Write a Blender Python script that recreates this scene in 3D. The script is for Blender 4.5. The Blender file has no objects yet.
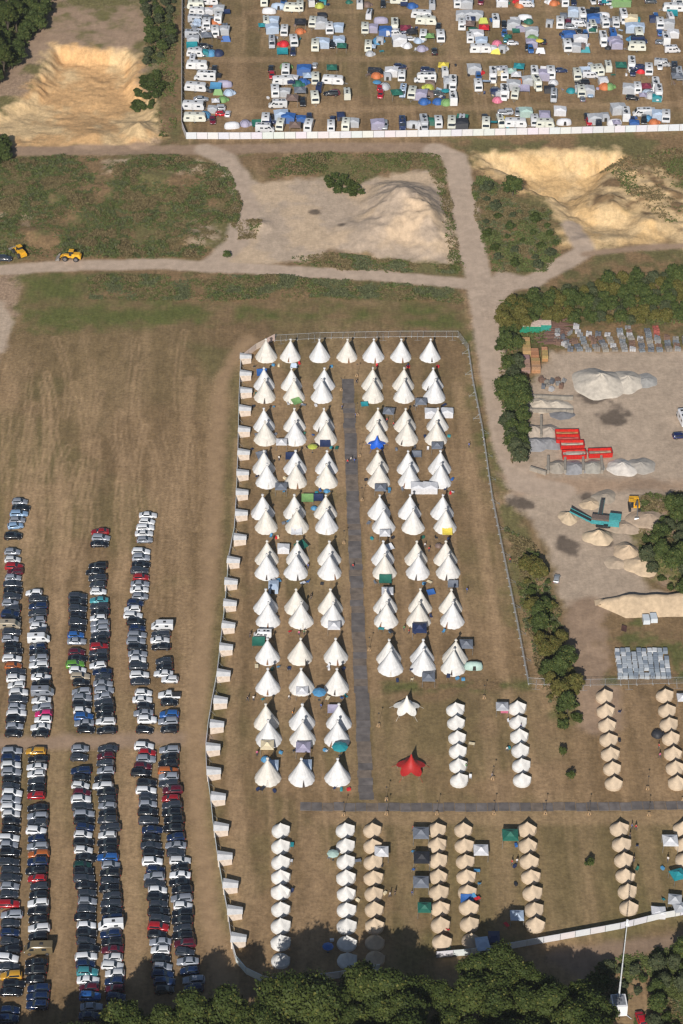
import bpy, math, random
import numpy as np
from mathutils import Vector, Matrix, Euler
rnd = random.Random(7)
R = math.radians
sc = bpy.context.scene
COL = sc.collection

# ---------------------------------------------------------------- camera
F_PX, PITCH, ROLL, CAM_H = 2500.0, 37.5, 0.6, 389.0
CAM_LOC = Vector((0.0, -CAM_H / math.tan(R(PITCH)), CAM_H))
CAM_ROT = Matrix.Rotation(R(90 - PITCH), 3, 'X') @ Matrix.Rotation(R(ROLL), 3, 'Z')
cam_data = bpy.data.cameras.new('camera')
cam = bpy.data.objects.new('camera', cam_data)
COL.objects.link(cam)
cam.matrix_world = Matrix.Translation(CAM_LOC) @ CAM_ROT.to_4x4()
cam_data.sensor_fit = 'VERTICAL'
cam_data.sensor_height = 24.0
cam_data.lens = F_PX / 1024.0 * 24.0
cam_data.clip_start = 1.0
cam_data.clip_end = 8000.0
sc.camera = cam

# ---------------------------------------------------------------- sky, sun, exposure
SUN_EL, SUN_AZ = 31.5, 9.0          # the sun stands behind the camera, a little to the left
w = bpy.data.worlds.new('World')
sc.world = w
w.use_nodes = True
nt = w.node_tree
sky = nt.nodes.new('ShaderNodeTexSky')
sky.sky_type = 'NISHITA'
sky.sun_disc = False
sky.sun_elevation = R(SUN_EL)
sky.sun_rotation = R(180 + SUN_AZ)
sky.air_density = 1.0
sky.dust_density = 0.6
bg = nt.nodes['Background']
nt.links.new(sky.outputs[0], bg.inputs[0])
bg.inputs[1].default_value = 0.055
sd = bpy.data.lights.new('sun', 'SUN')
sd.energy = 4.6
sd.angle = R(0.55)
sd.color = (1.0, 0.94, 0.87)
sun = bpy.data.objects.new('sun', sd)
COL.objects.link(sun)
dv = Vector((math.sin(R(SUN_AZ)) * math.cos(R(SUN_EL)), math.cos(R(SUN_AZ)) * math.cos(R(SUN_EL)), -math.sin(R(SUN_EL))))
sun.rotation_euler = dv.to_track_quat('-Z', 'Y').to_euler()
sun.location = (-60, -200, 200)
sc.view_settings.view_transform = 'Standard'
sc.view_settings.look = 'None'
sc.view_settings.gamma = 1.0
sc.view_settings.exposure = 0.17
sc.cycles.filter_width = 1.4

# ---------------------------------------------------------------- helpers
def G(px, py, z=0.0):
    """ground point seen at picture position px, py, on the level z"""
    d = CAM_ROT @ Vector(((px - 341.5) / F_PX, -(py - 512.0) / F_PX, -1.0))
    t = (z - CAM_LOC.z) / d.z
    p = CAM_LOC + d * t
    return p.x, p.y
def GP(pts, z=0.0): return [G(x, y, z) for x, y in pts]
def lin(r, g, b):
    f = lambda c: ((c / 255 + 0.055) / 1.055) ** 2.4 if c > 10 else c / 255 / 12.92
    return (f(r), f(g), f(b))

class MB:
    def __init__(s): s.v, s.f, s.m = [], [], []
    def add(s, vs, fs, m=0):
        b = len(s.v); s.v += [tuple(p) for p in vs]
        for f in fs: s.f.append(tuple(i + b for i in f)); s.m.append(m)
        return s
    def box(s, c, d, m=0, rz=0, tx=1.0, ty=1.0):
        """box centred on c (z = bottom), size d, top scaled by tx, ty"""
        x, y, z = d[0] / 2, d[1] / 2, d[2]
        P = [(-x, -y, 0), (x, -y, 0), (x, y, 0), (-x, y, 0), (-x * tx, -y * ty, z), (x * tx, -y * ty, z), (x * tx, y * ty, z), (-x * tx, y * ty, z)]
        ca, sa = math.cos(rz), math.sin(rz)
        P = [(c[0] + a * ca - b * sa, c[1] + a * sa + b * ca, c[2] + h) for a, b, h in P]
        return s.add(P, [(3, 2, 1, 0), (4, 5, 6, 7), (0, 1, 5, 4), (1, 2, 6, 5), (2, 3, 7, 6), (3, 0, 4, 7)], m)
    def tube(s, a, b, r0, r1=None, n=8, m=0):
        r1 = r0 if r1 is None else r1
        a, b = Vector(a), Vector(b); d = (b - a).normalized()
        u = d.orthogonal().normalized(); w_ = d.cross(u)
        P = []
        for c, r in ((a, r0), (b, r1)):
            for k in range(n):
                t = 2 * math.pi * k / n
                P.append(c + (u * math.cos(t) + w_ * math.sin(t)) * r)
        F = [(k, (k + 1) % n, n + (k + 1) % n, n + k) for k in range(n)]
        F += [tuple(range(n))[::-1], tuple(range(n, 2 * n))]
        return s.add(P, F, m)
    def lathe(s, prof, n=16, c=(0, 0, 0), m=0, mod=None, close=True):
        P = []
        for i, (r, z) in enumerate(prof):
            for k in range(n):
                t = 2 * math.pi * k / n
                q = mod(t, i, r, z) if mod else (r, z)
                P.append((c[0] + q[0] * math.cos(t), c[1] + q[0] * math.sin(t), c[2] + q[1]))
        F = []
        for i in range(len(prof) - 1):
            for k in range(n):
                F.append((i * n + k, i * n + (k + 1) % n, (i + 1) * n + (k + 1) % n, (i + 1) * n + k))
        if close: F.append(tuple((len(prof) - 1) * n + k for k in range(n)))
        return s.add(P, F, m)
    def loft(s, rings, m=0, cap=True):
        n = len(rings[0]); P = [p for r in rings for p in r]
        F = []
        for i in range(len(rings) - 1):
            for k in range(n):
                F.append((i * n + k, i * n + (k + 1) % n, (i + 1) * n + (k + 1) % n, (i + 1) * n + k))
        if cap: F += [tuple(range(n))[::-1], tuple((len(rings) - 1) * n + k for k in range(n))]
        return s.add(P, F, m)
    def prism(s, pts, z0, z1, m=0):
        n = len(pts)
        P = [(x, y, z0) for x, y in pts] + [(x, y, z1) for x, y in pts]
        return s.add(P, [tuple(range(n))[::-1], tuple(range(n, 2 * n))] + [(k, (k + 1) % n, n + (k + 1) % n, n + k) for k in range(n)], m)
    def mesh(s, name, mats, smooth=0.0):
        me = bpy.data.meshes.new(name)
        me.from_pydata(s.v, [], s.f)
        for m_ in (mats if isinstance(mats, (list, tuple)) else [mats]): me.materials.append(m_)
        me.polygons.foreach_set('material_index', s.m)
        me.update()
        import bmesh
        bm = bmesh.new(); bm.from_mesh(me); bmesh.ops.recalc_face_normals(bm, faces=bm.faces); bm.to_mesh(me); bm.free()
        if smooth:
            me.shade_smooth(); me.set_sharp_from_angle(angle=R(smooth))
        return me
def quadpatch(mb, q, u0, u1, v0, v1, off, m=0, out=None):
    """thin slab lying on quad q (4 corners), inset by u/v fractions, standing off by off along the normal"""
    q = [Vector(p) for p in q]
    f = lambda u, v: q[0] * (1 - u) * (1 - v) + q[1] * u * (1 - v) + q[2] * u * v + q[3] * (1 - u) * v
    n = (q[1] - q[0]).cross(q[3] - q[0]).normalized()
    if out is not None and n.dot(Vector(out)) < 0: n = -n
    c = [f(u0, v0), f(u1, v0), f(u1, v1), f(u0, v1)]
    lo = [p - n * 0.01 for p in c]; hi = [p + n * off for p in c]
    mb.add(lo + hi, [(4, 5, 6, 7), (0, 1, 5, 4), (1, 2, 6, 5), (2, 3, 7, 6), (3, 0, 4, 7)], m)

# ---------------------------------------------------------------- materials
def mat(name, col=None, rough=0.7, metal=0.0, var=0.12, scale=1.5, bump=0.0, objcol=False, trans=0.0, coat=0.0, spec=0.5, attr=None, detail=4.0):
    m = bpy.data.materials.new(name); m.use_nodes = True
    t = m.node_tree; b = t.nodes['Principled BSDF']; N = t.nodes.new; L = t.links.new
    b.inputs['Roughness'].default_value = rough
    b.inputs['Metallic'].default_value = metal
    b.inputs['Specular IOR Level'].default_value = spec
    b.inputs['Coat Weight'].default_value = coat
    b.inputs['Coat Roughness'].default_value = 0.08
    tc = N('ShaderNodeTexCoord'); nz = N('ShaderNodeTexNoise')
    nz.inputs['Scale'].default_value = scale; nz.inputs['Detail'].default_value = detail
    L(tc.outputs['Object'], nz.inputs['Vector'])
    mr = N('ShaderNodeMapRange'); mr.inputs['To Min'].default_value = 1 - var; mr.inputs['To Max'].default_value = 1 + var
    mr.inputs['From Min'].default_value = 0.3; mr.inputs['From Max'].default_value = 0.7
    L(nz.outputs['Fac'], mr.inputs['Value'])
    mx = N('ShaderNodeVectorMath'); mx.operation = 'SCALE'
    if objcol:
        oi = N('ShaderNodeObjectInfo'); src = oi.outputs['Color']
    elif attr:
        at = N('ShaderNodeAttribute'); at.attribute_name = attr; src = at.outputs['Color']
    else:
        rgb = N('ShaderNodeRGB'); rgb.outputs[0].default_value = (*col, 1); src = rgb.outputs[0]
    L(src, mx.inputs[0]); L(mr.outputs[0], mx.inputs['Scale']); L(mx.outputs[0], b.inputs['Base Color'])
    if bump:
        bp = N('ShaderNodeBump'); bp.inputs['Strength'].default_value = bump; bp.inputs['Distance'].default_value = 0.1
        L(nz.outputs['Fac'], bp.inputs['Height']); L(bp.outputs[0], b.inputs['Normal'])
    if trans:
        tr = N('ShaderNodeBsdfTranslucent'); L(mx.outputs[0], tr.inputs[0])
        ms = N('ShaderNodeMixShader'); ms.inputs[0].default_value = trans
        L(b.outputs[0], ms.inputs[1]); L(tr.outputs[0], ms.inputs[2]); L(ms.outputs[0], t.nodes['Material Output'].inputs[0])
    return m
M = {}
M['paint'] = mat('car_paint', objcol=True, rough=0.25, metal=0.1, coat=0.6, var=0.05, scale=3, spec=0.5)
M['glass'] = mat('car_glass', (0.015, 0.022, 0.03), rough=0.08, var=0.05, spec=0.8)
M['tyre'] = mat('tyre_rubber', (0.02, 0.02, 0.021), rough=0.85)
M['rim'] = mat('rim_metal', (0.35, 0.35, 0.37), rough=0.35, metal=0.8)
M['plastic'] = mat('dark_plastic', (0.03, 0.03, 0.032), rough=0.6)
M['lamp'] = mat('headlamp', (0.7, 0.72, 0.75), rough=0.1, spec=1.0)
M['tail'] = mat('tail_lamp', (0.4, 0.02, 0.02), rough=0.2)
M['canvas'] = mat('canvas', objcol=True, rough=0.85, var=0.11, scale=1.2, trans=0.12, bump=0.15)
M['fabric'] = mat('nylon', objcol=True, rough=0.6, var=0.1, scale=2.0, trans=0.1)
M['obj'] = mat('painted', objcol=True, rough=0.5, var=0.22, scale=2.2)
M['shell'] = mat('caravan_shell', objcol=True, rough=0.4, coat=0.3, var=0.05, scale=1.0)
M['steel'] = mat('galvanised_steel', (0.42, 0.44, 0.46), rough=0.45, metal=0.6)
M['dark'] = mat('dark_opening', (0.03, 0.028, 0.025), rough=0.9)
M['wood'] = mat('wood', objcol=True, rough=0.8, var=0.25, scale=4)
M['skin'] = mat('skin', (0.5, 0.32, 0.22), rough=0.6)
M['jeans'] = mat('trousers', (0.05, 0.06, 0.09), rough=0.8)
M['hair'] = mat('hair', (0.05, 0.03, 0.02), rough=0.7)
M['leaf'] = mat('leaves', attr='Col', rough=0.65, var=0.25, scale=1.2, trans=0.2, spec=0.2)
M['leafo'] = mat('leaves_tinted', objcol=True, rough=0.65, var=0.45, scale=0.9, trans=0.2, spec=0.2)
M['bark'] = mat('bark', (0.09, 0.07, 0.05), rough=0.9, var=0.3, scale=5)
M['rock'] = mat('loose_stone', objcol=True, rough=0.95, var=0.18, scale=0.8, bump=0.6, detail=8)

# ---------------------------------------------------------------- scene records
def reg(o, label=None, cat=None, group=None, kind=None):
    if label: o['label'] = label
    if cat: o['category'] = cat
    if group: o['group'] = group
    if kind: o['kind'] = kind
    return o
def link(name, me, parent=None, loc=(0, 0, 0), rz=0.0, color=None, scale=None):
    o = bpy.data.objects.new(name, me); COL.objects.link(o)
    o.location = loc; o.rotation_euler = (0, 0, rz)
    if color: o.color = (*color[:3], 1)
    if scale: o.scale = scale if isinstance(scale, (tuple, list)) else (scale,) * 3
    if parent: o.parent = parent
    return o
PROTO = {}
def place(kind, loc, rz, color, label, cat, group=None, scale=None, name=None, skip=(), colors=None):
    """a thing and its parts: an Empty at its base with one mesh object per part (parts share mesh data between copies)"""
    root = link(name or kind, None, None, loc, rz, scale=scale)
    root.empty_display_size = 0.5
    reg(root, label, cat, group)
    made = {}
    for key, pname, me, ploc, prz, par in PROTO[kind]:
        if key in skip: continue
        c = (colors or {}).get(key, color)
        made[key] = link(pname, me, made[par] if par else root, ploc, prz, c)
    return root
ORD = ['first', 'second', 'third', 'fourth', 'fifth', 'sixth', 'seventh', 'eighth', 'ninth', 'tenth']
def ordn(n):
    if n <= 10: return ORD[n - 1]
    return '%d%s' % (n, 'th' if 10 < n % 100 < 20 else {1: 'st', 2: 'nd', 3: 'rd'}.get(n % 10, 'th'))
# ================================================================ GROUND
_rg = np.random.RandomState(3)
_LAT = _rg.rand(256, 256)
def vnoise(x, y, s=1.0, seed=0):
    x = x / s + 17.3 * seed + 1000; y = y / s + 9.1 * seed + 1000
    xi = np.floor(x).astype(int); yi = np.floor(y).astype(int)
    fx = x - xi; fy = y - yi
    fx = fx * fx * (3 - 2 * fx); fy = fy * fy * (3 - 2 * fy)
    g = lambda i, j: _LAT[i & 255, j & 255]
    return (g(xi, yi) * (1 - fx) + g(xi + 1, yi) * fx) * (1 - fy) + (g(xi, yi + 1) * (1 - fx) + g(xi + 1, yi + 1) * fx) * fy
def fbm(x, y, s=1.0, seed=0, o=4):
    a, t, r = 1.0, 0.0, 0.0
    for k in range(o):
        r = r + a * vnoise(x, y, s, seed + 3 * k); t += a; a *= 0.55; s *= 0.48
    return r / t
def sdf(poly, x, y):
    """signed distance to a polygon, positive inside"""
    d = np.full(x.shape, 1e9); ins = np.zeros(x.shape, bool)
    n = len(poly)
    for i in range(n):
        ax, ay = poly[i]; bx, by = poly[(i + 1) % n]
        ex, ey = bx - ax, by - ay
        t = np.clip(((x - ax) * ex + (y - ay) * ey) / (ex * ex + ey * ey + 1e-9), 0, 1)
        d = np.minimum(d, (x - ax - t * ex) ** 2 + (y - ay - t * ey) ** 2)
        c = ((ay > y) != (by > y)) & (x < ex * (y - ay) / (ey if abs(ey) > 1e-9 else 1e-9) + ax)
        ins ^= c
    d = np.sqrt(d)
    return np.where(ins, d, -d)
def dline(pts, x, y):
    d = np.full(x.shape, 1e9)
    for (ax, ay), (bx, by) in zip(pts[:-1], pts[1:]):
        ex, ey = bx - ax, by - ay
        t = np.clip(((x - ax) * ex + (y - ay) * ey) / (ex * ex + ey * ey + 1e-9), 0, 1)
        d = np.minimum(d, (x - ax - t * ex) ** 2 + (y - ay - t * ey) ** 2)
    return np.sqrt(d)
def sst(a, b, v):
    t = np.clip((v - a) / (b - a), 0, 1); return t * t * (3 - 2 * t)

PIT_L = GP([(50, 44), (95, 46), (130, 48), (140, 60), (138, 80), (158, 100), (158, 140), (120, 149), (0, 149), (-30, 149), (-30, 118), (0, 112), (30, 88)])
PIT_R = GP([(474, 152), (540, 149), (622, 149), (628, 158), (604, 186), (592, 205), (640, 212), (672, 232), (676, 244), (600, 248), (560, 246), (562, 220), (545, 200), (520, 190), (500, 176), (478, 166)])
PIT_R2 = GP([(600, 175), (650, 160), (683, 190), (720, 200), (720, 262), (683, 250), (676, 240), (640, 212), (592, 205)])
MOUNDS = [  # px, py, rx m, ry m, height
    (402, 212, 14, 19, 8.5), (430, 232, 8, 16, 5.5), (375, 236, 14, 13, 3.0), (140, 132, 6.5, 11, 4.0), (95, 138, 9, 8, 1.6),
    (612, 210, 6, 9, 3.2), (650, 225, 9, 8, 2.6), (585, 196, 8, 8, 1.2), (262, 226, 4, 5, 1.2), (60, 200, 20, 18, 1.8), (150, 180, 22, 18, 2.2), (190, 240, 10, 9, 1.5),
    (30, 235, 16, 9, 1.5), (650, 505, 10, 12, 1.6), (668, 560, 8, 10, 2.6)]
MW = [(*G(a, b), c, d, e) for a, b, c, d, e in MOUNDS]
def height(x, y):
    x = np.asarray(x, float); y = np.asarray(y, float)
    h = 0.10 * (fbm(x, y, 22, 1, 3) - 0.5)
    pl = sdf(PIT_L, x, y); pr = sdf(PIT_R, x, y); p2 = sdf(PIT_R2, x, y)
    w1 = (fbm(x, y, 9, 5) - 0.5)
    yb = G(60, 149)[1]
    h = h - 4.4 * sst(0, 6, pl + w1 * 6) * sst(yb - 2, yb + 45, y)
    h = h + sst(0, 5, pl) * (2.0 * (fbm(x, y, 15, 8, 3) - 0.45) + .5 * np.abs(fbm(x, y, 6, 21) - 0.5) * 2)
    yr = G(560, 248)[1]
    gl = 1 - 2 * np.abs(fbm(x, y * .45, 2.6, 23) - .5); gl2 = 1 - 2 * np.abs(fbm(x, y, 1.9, 24) - .5)
    h = h + (sst(0, 4, pl) + sst(0, 4, pr) + sst(0, 5, p2)) * (.22 * (gl - .75) + .18 * (gl2 - .75)) * (1 + 1.5 * sst(.5, .65, fbm(x, y, 14, 26)))
    h = h - 5.4 * sst(0, 10, pr + w1 * 6) * sst(yr, yr + 34, y)
    h = h + sst(0, 5, pr) * 2.2 * (fbm(x, y, 13, 9) - 0.45)
    h = h + sst(0, 6, p2) * 3.4 * (fbm(x, y, 9, 11) - 0.3)
    for cx, cy, rx, ry, hh in MW:
        q = np.sqrt(((x - cx) / rx) ** 2 + ((y - cy) / ry) ** 2) + 0.28 * (fbm(x, y, rx * 0.6, int(hh * 10)) - 0.5)
        h = h + hh * np.clip(1 - q, 0, 1) ** 1.15 + (0.15 * hh * (fbm(x, y, 2.5, 4) - 0.5)) * sst(1.0, 0.6, q)
    return h
def hz(x, y): return float(height(np.array([x]), np.array([y]))[0])

C_FIELD = np.array(lin(127, 105, 77)); C_GREEN = np.array(lin(97, 97, 58)); C_DRY = np.array(lin(168, 140, 108))
C_SOIL = np.array(lin(160, 136, 114)); C_ROAD = np.array(lin(182, 162, 143)); C_SAND = np.array(lin(211, 182, 138))
C_GRAVEL = np.array(lin(180, 161, 141)); C_ORANGE = np.array(lin(205, 165, 117)); C_ROUGH = np.array(lin(114, 107, 70))
C_BROWN = np.array(lin(134, 110, 80)); C_WET = np.array(lin(88, 78, 70)); C_PATH = np.array(lin(104, 98, 95)); C_PALE = np.array(lin(202, 178, 150))
FLOOR = np.array(lin(120, 99, 72))

# region list: name, shape, edge softness m, wobble m, colour function, object it belongs to
def flat(c): return lambda x, y: np.broadcast_to(c, x.shape + (3,))
def mixn(c1, c2, s, seed, lo=0.4, hi=0.6, sx=1.0, sy=1.0):
    def f(x, y):
        t = sst(lo, hi, fbm(x * sx, y * sy, s, seed))[..., None]
        return c1 * (1 - t) + c2 * t
    return f
P_ = lambda pts: ('poly', GP(pts))
def LN(pts, wpx):
    g = GP(pts); return ('line', g, wpx)
REG = [
 ('rough_ground', P_([(-40, -30), (175, -30), (165, 60), (160, 155), (-40, 155)]), 2, 4, mixn(C_ROUGH, C_SOIL, 12, 31, .4, .6)),
 ('bare_soil', P_([(38, 10), (60, 8), (148, 8), (150, 50), (130, 62), (45, 55), (15, 62)]), 3, 4, mixn(C_SOIL, C_ROUGH, 7, 33, .45, .75)),
 ('dirt_road', LN([(-30, 100), (8, 72), (34, 34), (56, -20)], 3.4), 1.2, 1, flat(C_SOIL * 0.95)),
 ('rough_ground', P_([(160, -30), (181, -30), (181, 140), (160, 152)]), 1, 1.5, mixn(C_ROUGH * .9, C_FIELD, 5, 35, .35, .6)),
 ('rough_ground', P_([(-40, 150), (170, 152), (232, 166), (246, 205), (238, 236), (205, 262), (-40, 268)]), 2, 4, mixn(C_ROUGH * .95, C_BROWN, 10, 36, .42, .6)),
 ('rough_ground', P_([(240, 156), (300, 150), (440, 152), (452, 190), (462, 240), (466, 276), (330, 270), (262, 268), (250, 262), (330, 262), (380, 270), (300, 150)]), 1.5, 3, mixn(C_ROUGH, C_BROWN, 8, 37, .4, .6)),
 ('rough_ground', P_([(440, 136), (700, 130), (720, 262), (600, 262), (545, 276), (492, 276), (478, 230), (468, 160)]), 2, 3, mixn(C_ROUGH * .9, C_BROWN, 9, 38, .4, .6)),
 ('rough_ground', P_([(75, 274), (200, 270), (330, 276), (455, 284), (470, 300), (463, 304), (330, 300), (200, 303), (80, 300)]), 1.5, 2.5, mixn(C_ROUGH * .85, C_BROWN, 9, 39, .4, .6)),
 ('rough_ground', P_([(-30, 276), (24, 274), (14, 330), (-10, 372), (-40, 372)]), 1.5, 2.5, mixn(C_SOIL, C_ROUGH, 6, 40, .4, .6)),
 ('field', P_([(20, 276), (78, 276), (84, 304), (330, 302), (455, 305), (470, 330), (500, 460), (524, 640), (505, 560), (475, 400), (462, 328), (280, 318), (25, 330)]), 4, 5, mixn(C_GREEN * np.array([.95, 1.02, .88]), C_FIELD, 14, 41, .45, .72)),
 ('rough_ground', P_([(462, 290), (478, 300), (484, 360), (494, 420), (504, 470), (525, 520), (540, 560), (552, 610), (575, 690), (582, 724), (556, 722), (532, 680), (505, 540), (482, 400), (468, 330)]), 1.5, 3, mixn(C_DRY * .85, C_ROUGH, 7, 42, .4, .62)),
 ('rough_ground', P_([(505, 300), (560, 270), (720, 258), (720, 352), (575, 350), (552, 350), (545, 380), (530, 400), (530, 470), (508, 468), (500, 380)]), 2, 2, mixn(C_ROUGH * .8, C_BROWN, 5, 43, .4, .6)),
 ('gravel_yard', P_([(528, 384), (552, 352), (575, 352), (720, 350), (720, 498), (660, 500), (640, 520), (632, 540), (650, 590), (720, 600), (720, 612), (600, 610), (562, 608), (554, 575), (545, 548), (530, 520), (508, 500), (504, 470), (528, 466)]), 1.5, 2.2, mixn(C_GRAVEL, C_GRAVEL * .9, 10, 44, .35, .65)),
 ('rough_ground', P_([(640, 500), (720, 490), (720, 600), (660, 590), (630, 545)]), 2, 3, mixn(C_SOIL * .85, C_ROUGH, 6, 45, .45, .6)),
 ('bare_soil', P_([(500, 474), (720, 482), (720, 492), (520, 494)]), 2, 2, flat(C_SOIL * 1.12)),
 ('bare_soil', LN([(588, 610), (590, 640), (598, 690), (600, 720)], 5.2), 1.5, 1.5, mixn(C_SOIL, C_SOIL * .85, 5, 46)),
 ('field', P_([(602, 612), (720, 612), (720, 684), (606, 684)]), 2, 3, mixn(C_FIELD * 1.05, C_GREEN, 8, 47, .45, .6)),
 ('bare_soil', P_([(98, 158), (128, 156), (150, 166), (140, 176), (110, 172)]), 3, 4, mixn(C_PALE * .8, C_ROUGH, 3, 57, .4, .6)),
 ('bare_soil', P_([(160, 158), (232, 158), (238, 172), (222, 180), (200, 172), (180, 176), (165, 168)]), 3, 5, mixn(C_PALE * .85, C_ROUGH, 2.5, 54, .42, .55)),
 ('bare_soil', P_([(-20, 212), (20, 208), (50, 214), (30, 226), (-20, 226)]), 3, 5, mixn(C_PALE * .7, C_ROUGH, 2.5, 55, .42, .55)),
 ('bare_soil', P_([(185, 222), (212, 214), (216, 240), (196, 250)]), 3, 4, mixn(C_PALE * .7, C_ROUGH, 2.5, 56, .42, .6)),
 ('sand_pit', ('poly', PIT_L), 2.5, 5, mixn(C_SAND, C_ORANGE, 9, 48, .38, .6, 1, .6)),
 ('sand_pit', ('poly', PIT_R), 2.5, 4.5, mixn(C_SAND, C_SAND * np.array([1.0, .93, .82]), 7, 49, .35, .65)),
 ('sand_pit', ('poly', PIT_R2), 3, 6, mixn(C_SAND * .9, C_BROWN, 6, 50, .48, .64)),
 ('gravel_yard', P_([(240, 168), (262, 182), (330, 178), (350, 188), (392, 174), (430, 170), (444, 188), (456, 232), (461, 262), (420, 262), (330, 250), (300, 262), (262, 264), (210, 268), (240, 236), (246, 200)]), 1.5, 2.5, mixn(C_PALE * .92, C_GRAVEL, 9, 51, .4, .6)),
 ('dirt_road', LN([(-30, 152), (90, 150), (180, 150), (330, 147), (440, 148)], 3.0), 1.0, .8, flat(C_SOIL * .92)),
 ('gravel_road', LN([(-30, 272), (60, 266), (160, 264), (250, 269), (380, 276), (470, 284)], 2.9), .8, .6, flat(C_ROAD)),
 ('gravel_road', LN([(210, 266), (236, 244), (247, 210), (236, 176), (225, 158), (205, 150)], 3.6), 1, .8, flat(C_ROAD * .97)),
 ('gravel_road', LN([(436, 150), (455, 158), (462, 190), (470, 240), (480, 284), (489, 340), (499, 400), (508, 450), (524, 484), (560, 492)], 4.0), .8, .6, flat(C_ROAD)),
 ('gravel_road', LN([(484, 288), (530, 282), (566, 262), (585, 250), (572, 225)], 3.2), 1, .8, flat(C_ROAD * .98)),
 ('gravel_road', LN([(585, 254), (640, 248), (720, 244)], 1.6), 1, .8, flat(C_SOIL * 1.0)),
 ('bare_soil', P_([(482, 286), (476, 300), (484, 330), (498, 308), (512, 292), (540, 280), (500, 270)]), 1.2, .6, flat(C_ROAD * .97)),
 ('gravel_yard', P_([(-30, 300), (0, 300), (14, 322), (4, 352), (-30, 360)]), 1, 1, flat(C_GRAVEL)),
 ('dirt_road', LN([(-30, 744), (60, 742), (195, 738), (206, 738)], 2.4), 1.5, 1, flat(C_SOIL * .93)),
 ('dirt_road', LN([(250, 340), (236, 356), (222, 380), (216, 450), (212, 540), (203, 640), (194, 740), (200, 830), (210, 920), (222, 980)], 2.2), 1.8, 1, flat(C_DRY * .86)),
 ('rough_ground', P_([(380, 683), (530, 680), (530, 690), (380, 692)]), 1.5, 2, mixn(C_GREEN, C_FIELD, 5, 53)),
 ('bare_soil', LN([(600, 960), (575, 965), (560, 958), (720, 935)], 2.4), 1.5, 1, flat(C_SOIL * .75)),
 ('dirt_road', LN([(588, 955), (586, 1000), (580, 1040)], 1.6), 1, .6, flat(C_SOIL * .75)),
]
TRACK_LIGHT = [  # worn tyre tracks: points, half width, strength
 ([(458, 385), (470, 470), (485, 560), (505, 690), (545, 800)], 1.5, .55), ([(238, 440), (236, 600), (232, 760), (250, 900)], 1.3, .45),
 ([(238, 20), (238, 130)], 3.6, .35), ([(448, 0), (455, 110), (462, 130)], 2.4, .4), ([(548, 0), (556, 90), (566, 130)], 2.2, .4), ([(352, 0), (356, 130)], 2.0, .3),
 ([(655, 40), (664, 110), (668, 125)], 2.2, .4), ([(190, 60), (683, 57)], 2.2, .38), ([(190, 112), (400, 109), (683, 104)], 2.2, .45), ([(250, 12), (683, 9)], 1.8, .3),
 ([(400, 700), (400, 790)], 2.5, .3), ([(320, 818), (683, 818)], 2.4, .5), ([(540, 700), (552, 800)], 5, .4), ([(310, 700), (310, 720)], 1.5, .3), ([(350, 360), (356, 378)], 4, .4),
 ([(356, 330), (360, 520)], 1.0, .0), ([(335, 390), (347, 600), (352, 790)], 1.1, .35), ([(362, 390), (372, 600), (382, 790)], 1.1, .3),
 ([(279, 350), (279, 480), (282, 640), (286, 790)], 1.4, .22), ([(306, 350), (310, 480), (314, 640), (320, 790)], 1.4, .22), ([(388, 350), (394, 480), (404, 670)], 1.4, .22), ([(416, 350), (424, 480), (438, 670)], 1.4, .22),
 ([(312, 830), (312, 950)], 2.2, .3), ([(405, 830), (412, 940)], 2.2, .3), ([(497, 830), (506, 930)], 2.5, .3), ([(640, 700), (652, 790)], 2.5, .28), ([(487, 700), (493, 790)], 2, .3), ([(575, 700), (584, 800), (590, 920)], 2, .25), ([(645, 830), (655, 900)], 2, .25),
 ([(0, 320), (120, 316), (240, 312), (440, 312)], 2.2, .25), ([(30, 470), (26, 590)], 1.6, .25), ([(60, 500), (58, 740)], 1.6, .45), ([(120, 560), (124, 740)], 1.6, .45), ([(192, 740), (184, 600), (180, 500), (190, 380)], 1.8, .5), ([(58, 750), (62, 980)], 1.8, .4), ([(128, 750), (135, 980)], 1.8, .4)]
WET = [(520, 503, 3.5, 3.2), (566, 546, 3.2, 4.2), (613, 417, 4.4, 5.5), (590, 398, 4, 3.5), (606, 536, 2, 4), (586, 498, 2, 2), (314, 212, 2.2, 1.6), (342, 226, 2, 1.6)]

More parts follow.
